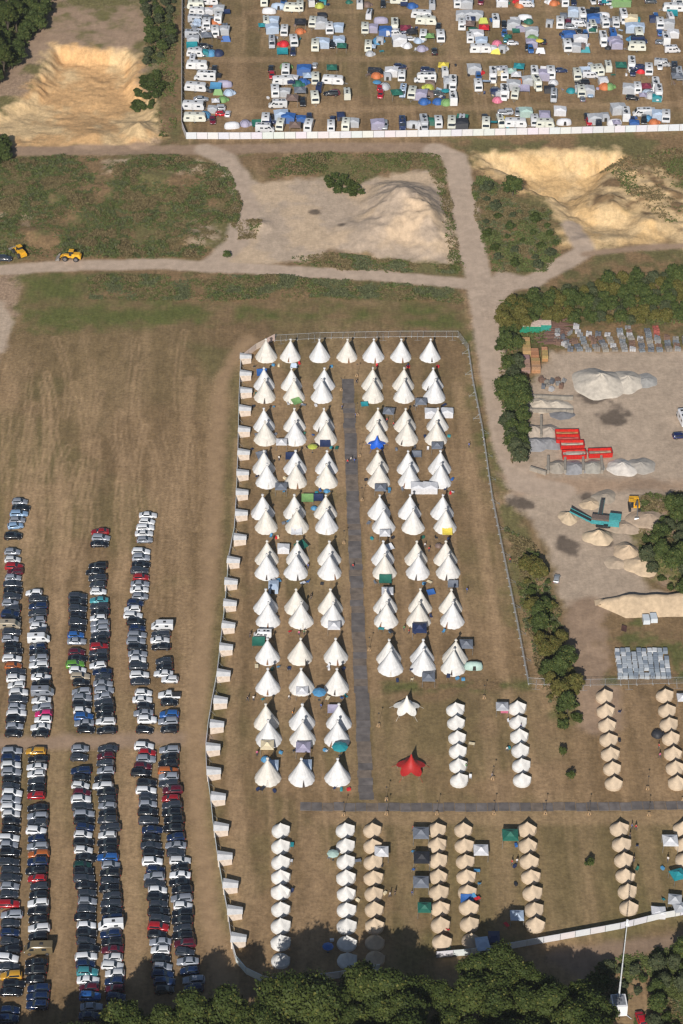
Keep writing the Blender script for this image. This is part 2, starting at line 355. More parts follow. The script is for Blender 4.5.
X0, X1, Y0, Y1, ST = -150.0, 150.0, -200.0, 345.0, 0.6
nx = int((X1 - X0) / ST) + 1; ny = int((Y1 - Y0) / ST) + 1
gx, gy = np.meshgrid(X0 + ST * np.arange(nx), Y0 + ST * np.arange(ny))
gh = height(gx, gy)
def ground_colour(x, y):
    n1 = fbm(x, y, 26, 61)[..., None]; n2 = fbm(x, y * 0.16, 5, 62)[..., None]; n3 = fbm(x, y, 4.0, 63)[..., None]
    c = C_FIELD * (1 - sst(.46, .62, n1)) + (C_FIELD * .7 + C_GREEN * .3) * sst(.46, .62, n1)
    n4 = fbm(x + .05 * y, y * .05, 2.6, 71)[..., None]
    c = c * (0.82 + 0.36 * n2) * (0.90 + 0.20 * n3) * (0.84 + .32 * n4)
    c = c + (C_DRY - c) * 0.35 * sst(.5, .68, fbm(x, y * .35, 11, 64))[..., None]
    # drive lines worn along the camp and car park rows
    st = sst(.5, .8, fbm(x + 0.05 * y + 2.5 * fbm(x, y, 40, 72), y * .03, 1.5, 65, 2))[..., None] * sst(.38, .62, fbm(x, y, 24, 66))[..., None]
    c = c + (C_DRY - c) * 0.45 * st
    gm = sdf(GP([(180, 340), (245, 350), (240, 560), (225, 700), (215, 760), (240, 960), (205, 900), (198, 740), (215, 560), (228, 400)]), x, y)
    c = c + (C_GREEN - c) * 0.5 * sst(-2, 3, gm + 6 * (fbm(x, y, 8, 67) - .5))[..., None]
    gm = sdf(GP([(490, 800), (700, 812), (700, 930), (400, 960), (420, 830)]), x, y)
    c = c + (C_GREEN * .95 - c) * 0.35 * sst(-2, 5, gm + 14 * (fbm(x, y, 8, 68) - .5))[..., None]
    # the far camp and the empty top left of the field
    gm = sdf(GP([(20, 300), (230, 300), (225, 420), (120, 420), (60, 500), (20, 500)]), x, y)
    c = c + (C_GREEN * .9 - c) * 0.18 * sst(-6, 10, gm + 22 * (fbm(x, y, 12, 69) - .5))[..., None]
    for pts, hw, s in TRACK_LIGHT:
        if s == 0: continue
        d = dline(GP(pts), x, y) + 1.4 * (fbm(x, y, 5, 70) - .5)
        two = sst(hw + .9, hw * .4, d)[..., None]
        c = c + (C_DRY * 1.0 - c) * s * two
    # single wheel tracks left by cars turning in and out of their rows
    rr_ = random.Random(12)
    for k in range(46):
        px, py = rr_.uniform(8, 195), rr_.uniform(330, 500); bend = rr_.uniform(-14, 14); ln = rr_.uniform(50, 150); sl = rr_.uniform(-10, 10)
        pts = [(px + sl * t + bend * math.sin(t * 3.0), py + ln * t) for t in (0, .2, .4, .6, .8, 1)]
        g = GP(pts); bx = (x > min(p[0] for p in g) - 3) & (x < max(p[0] for p in g) + 3) & (y > min(p[1] for p in g) - 3) & (y < max(p[1] for p in g) + 3)
        if not bx.any(): continue
        d = dline(g, x[bx], y[bx]); t_ = np.exp(-((d - .75) / .38) ** 2)[..., None] * rr_.uniform(.25, .6)
        c[bx] = c[bx] + (C_DRY * 1.05 - c[bx]) * t_
    rid = np.zeros(x.shape, int)
    for i, (nm, sh, soft, wob, cf) in enumerate(REG):
        d = sdf(sh[1], x, y) if sh[0] == 'poly' else sh[2] - dline(sh[1], x, y)
        d = d + wob * 2 * (fbm(x, y, 3.5, 80 + i) - .5)
        t = sst(-soft, soft, d)[..., None]
        c = c * (1 - t) + cf(x, y) * t
        rid = np.where(d > 0, i + 1, rid)
    for px, py, rx, ry in WET:
        cx, cy = G(px, py)
        q = np.sqrt(((x - cx) / rx) ** 2 + ((y - cy) / ry) ** 2) + 1.5 * (fbm(x, y, 3.2, 99) - .5)
        c = c + (C_WET * .75 - c) * .8 * sst(1.2, .6, q)[..., None]
    return c, rid
gc, grid_id = ground_colour(gx, gy)
gc = gc * (0.84 + 0.32 * fbm(gx, gy, 1.6, 120, 2))[..., None]
names = ['field'] + [r[0] for r in REG]
cls = sorted(set(names)); cidx = np.array([cls.index(n) for n in names])
cell = cidx[grid_id[:-1, :-1]]
def ground_mat(name, bump, fine, rough=0.95):
    m = bpy.data.materials.new(name); m.use_nodes = True
    t = m.node_tree; b = t.nodes['Principled BSDF']; N = t.nodes.new; L = t.links.new
    b.inputs['Roughness'].default_value = rough; b.inputs['Specular IOR Level'].default_value = 0.15
    at = N('ShaderNodeAttribute'); at.attribute_name = 'Col'
    tc = N('ShaderNodeTexCoord')
    n1 = N('ShaderNodeTexNoise'); n1.inputs['Scale'].default_value = 1.1; n1.inputs['Detail'].default_value = 7; n1.inputs['Roughness'].default_value = .65
    mp = N('ShaderNodeMapping'); mp.inputs['Scale'].default_value = (1.6, .28, 1)
    n2 = N('ShaderNodeTexNoise'); n2.inputs['Scale'].default_value = .8; n2.inputs['Detail'].default_value = 5
    L(tc.outputs['Object'], n1.inputs['Vector']); L(tc.outputs['Object'], mp.inputs[0]); L(mp.outputs[0], n2.inputs['Vector'])
    r1 = N('ShaderNodeMapRange'); r1.inputs['From Min'].default_value = .3; r1.inputs['From Max'].default_value = .7
    r1.inputs['To Min'].default_value = 1 - fine; r1.inputs['To Max'].default_value = 1 + fine; L(n1.outputs['Fac'], r1.inputs[0])
    r2 = N('ShaderNodeMapRange'); r2.inputs['From Min'].default_value = .3; r2.inputs['From Max'].default_value = .7
    r2.inputs['To Min'].default_value = 1 - fine * .5; r2.inputs['To Max'].default_value = 1 + fine * .5; L(n2.outputs['Fac'], r2.inputs[0])
    mu = N('ShaderNodeMath'); mu.operation = 'MULTIPLY'; L(r1.outputs[0], mu.inputs[0]); L(r2.outputs[0], mu.inputs[1])
    vm = N('ShaderNodeVectorMath'); vm.operation = 'SCALE'; L(at.outputs['Color'], vm.inputs[0]); L(mu.outputs[0], vm.inputs['Scale'])
    L(vm.outputs[0], b.inputs['Base Color'])
    bp = N('ShaderNodeBump'); bp.inputs['Strength'].default_value = bump; bp.inputs['Distance'].default_value = .25
    L(n1.outputs['Fac'], bp.inputs['Height']); L(bp.outputs[0], b.inputs['Normal'])
    return m
GM = {'field': ground_mat('dry_grass', .6, .24), 'rough_ground': ground_mat('weedy_ground', .9, .3), 'bare_soil': ground_mat('bare_soil', .4, .12),
      'dirt_road': ground_mat('dirt_track', .35, .10), 'gravel_road': ground_mat('gravel_track', .25, .07), 'gravel_yard': ground_mat('yard_gravel', .5, .13), 'sand_pit': ground_mat('sand', .8, .16)}
vid = np.arange(nx * ny).reshape(ny, nx)
for ci, nm in enumerate(cls):
    jj, ii = np.nonzero(cell == ci)
    q = np.stack([vid[jj, ii], vid[jj, ii + 1], vid[jj + 1, ii + 1], vid[jj + 1, ii]], 1)
    used, inv = np.unique(q.ravel(), return_inverse=True)
    me = bpy.data.meshes.new(nm)
    me.vertices.add(len(used)); me.loops.add(q.size); me.polygons.add(len(q))
    co = np.stack([gx.ravel()[used], gy.ravel()[used], gh.ravel()[used]], 1)
    me.vertices.foreach_set('co', co.ravel())
    me.loops.foreach_set('vertex_index', inv.ravel())
    me.polygons.foreach_set('loop_start', np.arange(0, q.size, 4))
    me.update(calc_edges=True)
    at = me.attributes.new('Col', 'FLOAT_COLOR', 'POINT')
    at.data.foreach_set('color', np.concatenate([gc.reshape(-1, 3)[used], np.ones((len(used), 1))], 1).ravel())
    me.materials.append(GM[nm]); me.shade_smooth()
    reg(link(nm, me), kind='structure')
# the land beyond, out to the horizon: a ring round the detailed sheet
mb = MB(); B = 4000.0; zz = -0.02
mb.add([(-B, -B, zz), (B, -B, zz), (B, B, zz), (-B, B, zz), (X0 + .2, Y0 + .2, zz), (X1 - .9, Y0 + .2, zz), (X1 - .9, Y1 - .9, zz), (X0 + .2, Y1 - .9, zz)],
       [(0, 1, 5, 4), (1, 2, 6, 5), (2, 3, 7, 6), (3, 0, 4, 7)])
reg(link('ground', mb.mesh('ground', mat('distant_fields', tuple(FLOOR), rough=.95, var=.3, scale=.02))), kind='structure')

# portable roadway: grey panels laid end to end, and the cross path
def path_strip(name, pts, hw, z, ncell):
    g = GP(pts); mb = MB()
    for (ax, ay), (bx, by) in zip(g[:-1], g[1:]):
        d = Vector((bx - ax, by - ay)); L_ = d.length; d.normalize(); n = Vector((-d.y, d.x))
        k = max(1, int(L_ / ncell))
        for i in range(k):
            a = Vector((ax, ay)) + d * (L_ * i / k + .05); b = Vector((ax, ay)) + d * (L_ * (i + 1) / k - .05)
            j = rnd.uniform(-.16, .16)
            P = [a - n * (hw + j), b - n * (hw + j), b + n * (hw - j), a + n * (hw - j)]
            h0 = [hz(p.x, p.y) + z + .05 for p in P]
            mb.add([(p.x, p.y, h - .25) for p, h in zip(P, h0)] + [(p.x, p.y, h) for p, h in zip(P, h0)],
                   [(4, 5, 6, 7), (0, 1, 5, 4), (1, 2, 6, 5), (2, 3, 7, 6), (3, 0, 4, 7)], rnd.choice((0, 0, 1, 2)))
    reg(link(name, mb.mesh(name, [mat(name + '_panel', tuple(C_PATH * .92), rough=.6, var=.3, scale=.5), mat(name + '_panel_worn', tuple(C_PATH * 1.12), rough=.55, var=.3, scale=.5), mat(name + '_panel_muddy', tuple(C_PATH * .7 + C_FIELD * .3), rough=.8, var=.35, scale=.6)])), kind='structure')
path_strip('path', [(347.5, 379), (352, 480), (357, 600), (362, 700), (366, 800)], 1.62, 0.02, 2.3)
path_strip('path', [(300, 806.5), (400, 807.5), (520, 807), (620, 806.5), (700, 805)], 1.3, 0.035, 2.3)
# ================================================================ BUILDERS OF EACH KIND
def wheel_mesh(r, w_, n=14):
    mb = MB(); mb.tube((0, -w_ / 2, 0), (0, w_ / 2, 0), r, n=n, m=0)
    mb.tube((0, -w_ / 2 - .01, 0), (0, w_ / 2 + .01, 0), r * .62, n=10, m=1)
    return mb.mesh('wheel', [M['tyre'], M['rim']], 40)
WH = wheel_mesh(.32, .22); WHS = wheel_mesh(.36, .24)
def ring8(x, w_, z0, z1): return [(x, -w_ * .9, z0), (x, -w_, z0 + .18), (x, -w_, z1 - .22), (x, -w_ * .9, z1 - .05), (x, -w_ * .6, z1), (x, w_ * .6, z1), (x, w_ * .9, z1 - .05), (x, w_, z1 - .22), (x, w_, z0 + .18), (x, w_ * .9, z0)]
def car_proto(key, L_, W_, belt, top, b0, b1, r0, r1, hood, boot, pick=False):
    """front towards +x; belt and roof heights, base and roof extents of the cabin"""
    h = L_ / 2; w_ = W_ / 2; mb = MB()
    st = [(-h, w_ * .80, .42, boot - .12), (-h + .12, w_ * .95, .26, boot), (b0 + .1, w_, .22, belt), (0, w_, .22, belt), (b1 - .1, w_, .22, belt - .02), (b1 + .25, w_ * .99, .22, hood + .06), (h - .5, w_ * .95, .24, hood - .06), (h - .14, w_ * .88, .28, hood - .18), (h, w_ * .70, .36, hood - .34)]
    if pick: st = [(-h, w_ * .95, .4, .95), (b0 - .02, w_, .3, .95)] + [s for s in st if s[0] >= b0 - .01]
    mb.loft([ring8(*s) for s in st], 0)
    wb, wr = w_ * .92, w_ * .72
    cb = [(b0, -wb, belt - .06), (b1, -wb, belt - .06), (b1, wb, belt - .06), (b0, wb, belt - .06)]
    cm_ = [(r0 - .02, -wr - .03, top - .07), (r1 + .1, -wr - .03, top - .07), (r1 + .1, wr + .03, top - .07), (r0 - .02, wr + .03, top - .07)]
    ct = [(r0 + .12, -wr + .07, top), (r1 - .05, -wr + .07, top), (r1 - .05, wr - .07, top), (r0 + .12, wr - .07, top)]
    mb.add(cb + cm_ + ct, [(8, 9, 10, 11)] + [(i, (i + 1) % 4, 4 + (i + 1) % 4, 4 + i) for i in range(4)] + [(4 + i, 4 + (i + 1) % 4, 8 + (i + 1) % 4, 8 + i) for i in range(4)])
    for s_ in (-1, 1): mb.box((b1 - .45, s_ * (w_ + .06), belt - .04), (.14, .18, .13))
    mb.box((0, 0, .16), (L_ * .9, W_ * .86, .15), 1)
    body = mb.mesh(key + '_body', [M['paint'], M['plastic']], 52)
    parts = [('body', 'body', body, (0, 0, 0), 0, None)]
    def win(name, q, u0, u1, v0, v1, out):
        m_ = MB(); quadpatch(m_, q, u0, u1, v0, v1, .012, 0, out); parts.append((name, name.rstrip('0123456789'), m_.mesh(name, M['glass']), (0, 0, 0), 0, None))
    win('windscreen', [cb[1], cb[2], cm_[2], cm_[1]], .05, .95, .12, .95, (1, 0, .2))
    if not pick or True: win('rear_window', [cb[3], cb[0], cm_[0], cm_[3]], .08, .92, .3, .92, (-1, 0, .2))
    win('side_window1', [cb[0], cb[1], cm_[1], cm_[0]], .08, .93, .18, .88, (0, -1, .2))
    win('side_window2', [cb[2], cb[3], cm_[3], cm_[2]], .07, .92, .18, .88, (0, 1, .2))
    for s_ in (-1, 1):
        m_ = MB(); m_.box((h - .13, s_ * w_ * .62, hood - .40), (.2, .34, .14), 0, 0, .8, .9); parts.append(('headlight%d' % s_, 'headlight', m_.mesh('headlight', M['lamp']), (0, 0, 0), 0, None))
        m_ = MB(); m_.box((-h + .03, s_ * w_ * .74, boot - .36), (.12, .26, .16)); parts.append(('tail_light%d' % s_, 'tail_light', m_.mesh('tail_light', M['tail']), (0, 0, 0), 0, None))
    wx = L_ * .305
    for i, (a, b) in enumerate(((1, 1), (1, -1), (-1, 1), (-1, -1))):
        parts.append(('wheel%d' % i, 'wheel', WH, (a * wx, b * (w_ - .10), .32), 0, None))
    PROTO[key] = parts
car_proto('hatchback', 4.05, 1.76, .98, 1.48, -1.95, .95, -1.55, .15, .92, .95)
car_proto('estate_car', 4.65, 1.82, .96, 1.47, -2.2, 1.05, -1.95, .25, .92, .93)
car_proto('saloon_car', 4.6, 1.82, .95, 1.42, -1.75, 1.0, -.95, .2, .90, .97)
car_proto('suv', 4.5, 1.88, 1.1, 1.68, -2.1, 1.0, -1.8, .2, 1.06, 1.08)
car_proto('pickup_truck', 5.2, 1.88, 1.1, 1.75, -.7, 1.3, -.55, .55, 1.08, 1.0, pick=True)
# load bed of the pickup
mb = MB(); mb.box((-1.68, 0, .955), (1.8, 1.5, .04)); PROTO['pickup_truck'].append(('load_bed', 'load_bed', mb.mesh('load_bed', M['plastic']), (0, 0, 0), 0, None))

def van_proto(key, L_, W_, H_, nose, camper=False):
    h = L_ / 2; w_ = W_ / 2; mb = MB()
    def rg(x, ww, z0, z1): return [(x, -ww * .94, z0), (x, -ww, z0 + .2), (x, -ww, z1 * .55), (x, -ww * .95, z1 - .12), (x, -ww * .84, z1), (x, ww * .84, z1), (x, ww * .95, z1 - .12), (x, ww, z1 * .55), (x, ww, z0 + .2), (x, ww * .94, z0)]
    mb.loft([rg(-h, w_ * .97, .35, H_ - .05), (rg(-h + .15, w_, .3, H_)), rg(h - nose - .55, w_, .3, H_), rg(h - nose - .3, w_ * .99, .3, H_ - .08), rg(h - nose + .35, w_ * .96, .3, 1.35), rg(h - .2, w_ * .92, .32, 1.05), rg(h, w_ * .8, .4, .8)])
    mb.box((0, 0, .2), (L_ * .9, W_ * .85, .2), 1)
    parts = [('body', 'body', mb.mesh(key + '_body', [M['paint'], M['plastic']], 32), (0, 0, 0), 0, None)]
    q = [(h - nose + .32, -w_ * .86, 1.38), (h - nose + .32, w_ * .86, 1.38), (h - nose - .28, w_ * .82, H_ - .12), (h - nose - .28, -w_ * .82, H_ - .12)]
    m_ = MB(); quadpatch(m_, q, .03, .97, .06, .92, .04, 0, (1, 0, .3)); parts.append(('windscreen', 'windscreen', m_.mesh('windscreen', M['glass']), (0, 0, 0), 0, None))
    for s_ in (-1, 1):
        m_ = MB(); y = s_ * (w_ * .985)
        m_.add([(h - nose - .9, y, 1.3), (h - nose - .0, y * .985, 1.3), (h - nose - .35, y * .965, H_ - .35), (h - nose - .9, y * .975, H_ - .35), (h - nose - .9, y * 1.012, 1.3), (h - nose - .0, y * 1.0, 1.3), (h - nose - .35, y * .985, H_ - .35), (h - nose - .9, y * 1.0, H_ - .35)],
               [(0, 1, 2, 3), (4, 5, 6, 7), (0, 1, 5, 4), (1, 2, 6, 5), (2, 3, 7, 6), (3, 0, 4, 7)])
        parts.append(('cab_window%d' % s_, 'cab_window', m_.mesh('cab_window', M['glass']), (0, 0, 0), 0, None))
        m_ = MB()
        for k in range(2 if camper else 1): m_.box((-.9 + k * 1.3 - (0 if camper else .2), s_ * (w_ + .005), 1.35), (.85, .05, .45))
        parts.append(('side_window%d' % s_, 'side_window', m_.mesh('side_window', M['glass']), (0, 0, 0), 0, None))
        m_ = MB(); m_.box((h - .1, s_ * w_ * .7, .68), (.16, .3, .16)); parts.append(('headlight%d' % s_, 'headlight', m_.mesh('headlight', M['lamp']), (0, 0, 0), 0, None))
    m_ = MB(); m_.box((-.6, 0, H_), (.7, .7, .09), 0, 0, .85, .85)
    parts.append(('roof_hatch', 'roof_hatch', m_.mesh('roof_hatch', M['plastic']), (0, 0, 0), 0, None))
    if camper:
        m_ = MB(); m_.box((1.0, 0, H_), (.5, .5, .08), 0, 0, .85, .85); parts.append(('roof_hatch2', 'roof_hatch', m_.mesh('roof_hatch', M['plastic']), (0, 0, 0), 0, None))
        m_ = MB(); m_.box((-h * .62, .1, H_), (.9, .6, .05)); parts.append(('solar', 'solar_panel', m_.mesh('solar_panel', M['glass']), (0, 0, 0), 0, None))
    for i, (a, b) in enumerate(((1, 1), (1, -1), (-1, 1), (-1, -1))):
        parts.append(('wheel%d' % i, 'wheel', WHS, (a * L_ * .31, b * (w_ - .12), .36), 0, None))
    PROTO[key] = parts
van_proto('panel_van', 5.3, 1.96, 2.15, .95)
van_proto('camper_van', 5.4, 2.0, 2.4, .9, True)

def motorhome_proto():
    L_, W_, H_ = 6.6, 2.25, 2.9; mb = MB()
    def rg(x, ww, z0, z1): return [(x, -ww, z0), (x, -ww, z1 - .15), (x, -ww + .15, z1), (x, ww - .15, z1), (x, ww, z1 - .15), (x, ww, z0)]
    mb.loft([rg(-3.3, 1.05, .45, 2.75), rg(-3.1, 1.12, .4, 2.9), rg(1.5, 1.12, .4, 2.9)])
    mb.loft([rg(1.5, 1.05, 1.75, 2.85), rg(2.1, 1.02, 1.85, 2.75), rg(2.45, .9, 1.95, 2.4)])
    mb.loft([rg(1.5, .98, .4, 1.95), rg(2.1, .98, .4, 1.88), rg(2.55, .96, .4, 1.2), rg(3.1, .92, .4, 1.05), rg(3.3, .8, .45, .85)])
    mb.box((0, 0, .28), (5.6, 1.9, .16), 1)
    P = [('body', 'body', mb.mesh('motorhome_body', [M['shell'], M['plastic']], 32), (0, 0, 0), 0, None)]
    m_ = MB(); quadpatch(m_, [(2.56, -.9, 1.2), (2.56, .9, 1.2), (2.12, .9, 1.86), (2.12, -.9, 1.86)], .04, .96, .05, .9, .03, 0, (1, 0, .4)); P.append(('windscreen', 'windscreen', m_.mesh('windscreen', M['glass']), (0, 0, 0), 0, None))
    for s_ in (-1, 1):
        for k, x in enumerate((-2.2, -.2)):
            m_ = MB(); m_.box((x, s_ * 1.125, 1.6), (1.0, .05, .55)); P.append(('window%d%d' % (s_, k), 'window', m_.mesh('window', M['glass']), (0, 0, 0), 0, None))
        m_ = MB(); m_.box((1.85, s_ * .985, 1.2), (.55, .05, .5)); P.append(('cab_window%d' % s_, 'cab_window', m_.mesh('cab_window', M['glass']), (0, 0, 0), 0, None))
    m_ = MB(); m_.box((.85, -1.125, .6), (.6, .04, 1.7)); P.append(('door', 'door', m_.mesh('door', M['obj']), (0, 0, 0), 0, None))
    for k, (x, d) in enumerate(((-2.2, .7), (-.4, .5), (.9, .8))):
        m_ = MB(); m_.box((x, .1 * k, 2.9), (d, d, .10), 0, 0, .85, .85); P.append(('roof_hatch%d' % k, 'roof_hatch', m_.mesh('roof_hatch', M['plastic']), (0, 0, 0), 0, None))
    m_ = MB(); m_.box((-1.3, .2, 2.9), (.9, 1.2, .05)); P.append(('solar_panel', 'solar_panel', m_.mesh('solar_panel', M['glass']), (0, 0, 0), 0, None))
    for i, (a, b) in enumerate(((2.35, 1), (2.35, -1), (-1.9, 1), (-1.9, -1))): P.append(('wheel%d' % i, 'wheel', WHS, (a, b * .95, .36), 0, None))
    PROTO['motorhome'] = P
motorhome_proto()
def caravan_proto(key, L_):
    W_, H_ = 2.25, 2.6; mb = MB(); h = L_ / 2
    pr = [(-h, .55), (-h - .02, 1.5), (-h + .25, 2.4), (-h + .6, H_), (h - .8, H_), (h - .35, 2.35), (h, 1.45), (h - .03, .8), (h - .3, .5)]
    rings = []
    for y, i_ in ((-W_ / 2, .0), (-W_ / 2 + .0, 0), (W_ / 2, 0)):
        rings.append([(x, y, z) for x, z in pr])
    a, b = [(x * .985, -W_ / 2, z - .03 if z > 2 else z) for x, z in pr], [(x, -W_ / 2 + .12, z) for x, z in pr]
    c, d = [(x, W_ / 2 - .12, z) for x, z in pr], [(x * .985, W_ / 2, z - .03 if z > 2 else z) for x, z in pr]
    mb.loft([a, b, c, d])
    P = [('body', 'body', mb.mesh(key + '_body', [M['shell']], 30), (0, 0, 0), 0, None)]
    m_ = MB(); quadpatch(m_, [(h, -1, 1.45), (h, 1, 1.45), (h - .35, 1, 2.35), (h - .35, -1, 2.35)], .04, .96, .1, .85, .02, 0, (1, 0, .3)); P.append(('front_window', 'window', m_.mesh('window', M['glass']), (0, 0, 0), 0, None))
    m_ = MB(); quadpatch(m_, [(-h - .02, -1, 1.5), (-h - .02, 1, 1.5), (-h + .25, 1, 2.4), (-h + .25, -1, 2.4)], .15, .85, .0, .7, .02, 0, (-1, 0, .3)); P.append(('rear_window', 'window', m_.mesh('window', M['glass']), (0, 0, 0), 0, None))
    for s_ in (-1, 1):
        for k, x in enumerate((-h * .6, h * .5)):
            m_ = MB(); m_.box((x, s_ * W_ / 2, 1.45), (.95, .05, .5)); P.append(('side%d%d' % (s_, k), 'window', m_.mesh('window', M['glass']), (0, 0, 0), 0, None))
    m_ = MB(); m_.box((-.1, -W_ / 2, .62), (.6, .05, 1.75)); P.append(('door', 'door', m_.mesh('door', M['obj']), (0, 0, 0), 0, None))
    for k, (x, dd) in enumerate(((-h * .45, .6), (h * .25, .75))):
        m_ = MB(); m_.box((x, .1, H_), (dd, dd, .10), 0, 0, .85, .85); P.append(('roof_hatch%d' % k, 'roof_hatch', m_.mesh('roof_hatch', M['plastic']), (0, 0, 0), 0, None))
    m_ = MB(); m_.tube((h - .2, -.6, .5), (h + 1.1, 0, .5), .05); m_.tube((h - .2, .6, .5), (h + 1.1, 0, .5), .05); m_.tube((h + .9, 0, .0), (h + .9, 0, .6), .05)
    P.append(('tow_bar', 'tow_bar', m_.mesh('tow_bar', M['steel']), (0, 0, 0), 0, None))
    for s_ in (-1, 1): P.append(('wheel%d' % s_, 'wheel', WH, (0, s_ * .98, .32), 0, None))
    PROTO[key] = P
caravan_proto('caravan', 5.2); caravan_proto('long_caravan', 6.6)

# ---- tents
def tipi(key='tipi_tent', sd_=0):
    prof = [(2.98, 0), (2.97, .12), (2.6, .75), (2.15, 1.6), (1.7, 2.5), (1.22, 3.5), (.76, 4.5), (.38, 5.3), (.17, 5.72)]
    def mod(t, i, r, z):
        k = abs(math.sin(t * 7)) ** .7
        sg = math.sin(math.pi * min(1, r / 2.98)) * .035 * math.sin(3 * t + sd_ * 2.1 + i * .35) + .02 * math.sin(5 * t + sd_ * 4)
        return (r * (1 + sg + (.026 + .014 * (i == 0)) * (k - .5)), z + (.07 * (1 - k) if i == 0 else 0))
    mb = MB(); mb.lathe(prof, 56, mod=mod)
    P = [('canvas', 'canvas', mb.mesh('tipi_canvas', M['canvas'], 50), (0, 0, 0), 0, None)]
    mb = MB(); mb.lathe([(.165, 5.55), (.15, 5.8), (.30, 6.12), (.36, 6.35), (.27, 6.5)], 10, mod=lambda t, i, r, z: (r * (1 + .18 * math.cos(3 * t + i)), z + .05 * math.cos(2 * t)))
    P.append(('cap', 'cap', mb.mesh('tipi_cap', M['canvas'], 60), (0, 0, 0), 0, None))
    mb = MB()
    mb.tube((0, 0, 6.2), (.05, 0, 6.75), .04, .03, 6)
    P.append(('pole', 'pole', mb.mesh('tipi_pole', M['bark']), (0, 0, 0), 0, None))
    # entrance: a dark slit between two folded flaps
    mb = MB(); mb.add([(2.90 - .0, -.33, .05), (2.90, .33, .05), (2.36, .04, 1.55), (2.36, -.04, 1.55), (2.99, -.33, .05), (2.99, .33, .05), (2.43, .04, 1.58), (2.43, -.04, 1.58)], [(4, 5, 6, 7), (0, 1, 5, 4), (1, 2, 6, 5), (2, 3, 7, 6), (3, 0, 4, 7), (0, 1, 2, 3)])
    P.append(('door', 'door', mb.mesh('tipi_door', M['wood']), (0, 0, 0), 0, None))
    for s_ in (-1, 1):
        mb = MB(); mb.tube((2.98, s_ * .36, .05), (2.44, s_ * .06, 1.6), .06, .03, 6); P.append(('flap%d' % s_, 'door_flap', mb.mesh('flap', M['canvas']), (0, 0, 0), 0, None))
    PROTO[key] = P
tipi(); tipi('tipi1', 1); tipi('tipi2', 2)
def bell(key='bell_tent', sd_=0):
    rb = random.Random(sd_)
    n = 15; mb = MB()
    A = [2 * math.pi * k / n for k in range(n)]
    lev = []
    lev.append([(2.12 * math.cos(a), 2.12 * math.sin(a), 0) for a in A])
    eave = []
    for k, a in enumerate(A):
        z = .62 + rb.uniform(-.08, .08); r = 2.08 + rb.uniform(-.07, .07)
        if k == 0: z, r = 1.72, 2.1
        eave.append((r * math.cos(a), r * math.sin(a), z))
    lev.append(eave)
    for fr, dz in ((.34, -.10), (.67, -.10)):
        lev.append([(x * (1 - fr), y * (1 - fr), z * (1 - fr) + 2.85 * fr + dz * (1 if k else .2)) for k, (x, y, z) in enumerate(eave)])
    lev.append([(.07 * math.cos(a), .07 * math.sin(a), 2.85) for a in A])
    mb.loft(lev, 0)
    P = [('canvas', 'canvas', mb.mesh('bell_canvas', M['canvas'], 38), (0, 0, 0), 0, None)]
    mb = MB(); mb.tube((0, 0, 2.8), (0, 0, 3.02), .09, .03, 8); P.append(('pole_cap', 'pole_cap', mb.mesh('pole_cap', M['wood']), (0, 0, 0), 0, None))
    mb = MB(); mb.add([(2.11, -.42, .03), (2.11, .42, .03), (2.13, 0, 1.45), (2.16, -.42, .03), (2.16, .42, .03), (2.18, 0, 1.45)], [(0, 1, 2), (3, 4, 5), (0, 1, 4, 3), (1, 2, 5, 4), (2, 0, 3, 5)])
    P.append(('door', 'door', mb.mesh('bell_door', M['wood']), (0, 0, 0), 0, None))
    mb = MB(); mb.tube((2.14, 0, 0), (2.14, 0, 1.75), .03, n=6); P.append(('door_pole', 'door_pole', mb.mesh('door_pole', M['wood']), (0, 0, 0), 0, None))
    mb = MB()
    PROTO[key] = P
bell(); bell('bell1', 1); bell('bell2', 2)
def shelter():
    """wedge shaped canvas cabin: wide end at the fence, narrow end to the right, roof and front screen are parts"""
    mb = MB(); xl, xr = -1.7, 1.55
    fl, fr_, bl, br = -1.55, -.75, 1.55, 1.15; zl, zr = 2.15, 1.75
    mb.add([(xl, fl, 0), (xr, fr_, 0), (xr, br, 0), (xl, bl, 0), (xl, fl * .9, zl), (xr, fr_ * .9, zr), (xr, br, zr), (xl, bl, zl)], [(0, 1, 5, 4), (1, 2, 6, 5), (2, 3, 7, 6), (3, 0, 4, 7)])
    P = [('walls', 'canvas_walls', mb.mesh('shelter_walls', M['canvas']), (0, 0, 0), 0, None)]
    mb = MB(); e = .12
    L0 = [(xl - e, fl * .9 - e, zl + .0), (xr + e, fr_ * .9 - e, zr), (xr + e, br + e, zr + .05), (xl - e, bl + e, zl + .05)]
    rl, rr = (xl - e, .1, zl + .42), (xr + e, .25, zr + .28)
    mb.add(L0 + [rl, rr] + [(x, y, z + .05) for x, y, z in L0] + [(rl[0], rl[1], rl[2] + .05), (rr[0], rr[1], rr[2] + .05)],
           [(0, 1, 5, 4), (2, 3, 4, 5), (6, 7, 11, 10), (8, 9, 10, 11), (0, 1, 7, 6), (2, 3, 9, 8), (0, 4, 10, 6), (4, 3, 9, 10), (1, 5, 11, 7), (5, 2, 8, 11)])
    P.append(('roof', 'roof', mb.mesh('shelter_roof', M['canvas']), (0, 0, 0), 0, None))
    mb = MB(); mb.box((xl + .9, fl * .93 + .22, .02), (.9, .06, 1.75), 0, math.atan2(.8, 3.2)); P.append(('door', 'door_flap', mb.mesh('shelter_door', M['canvas']), (0, 0, 0), 0, None))
    PROTO['wedge_tent'] = P
shelter()
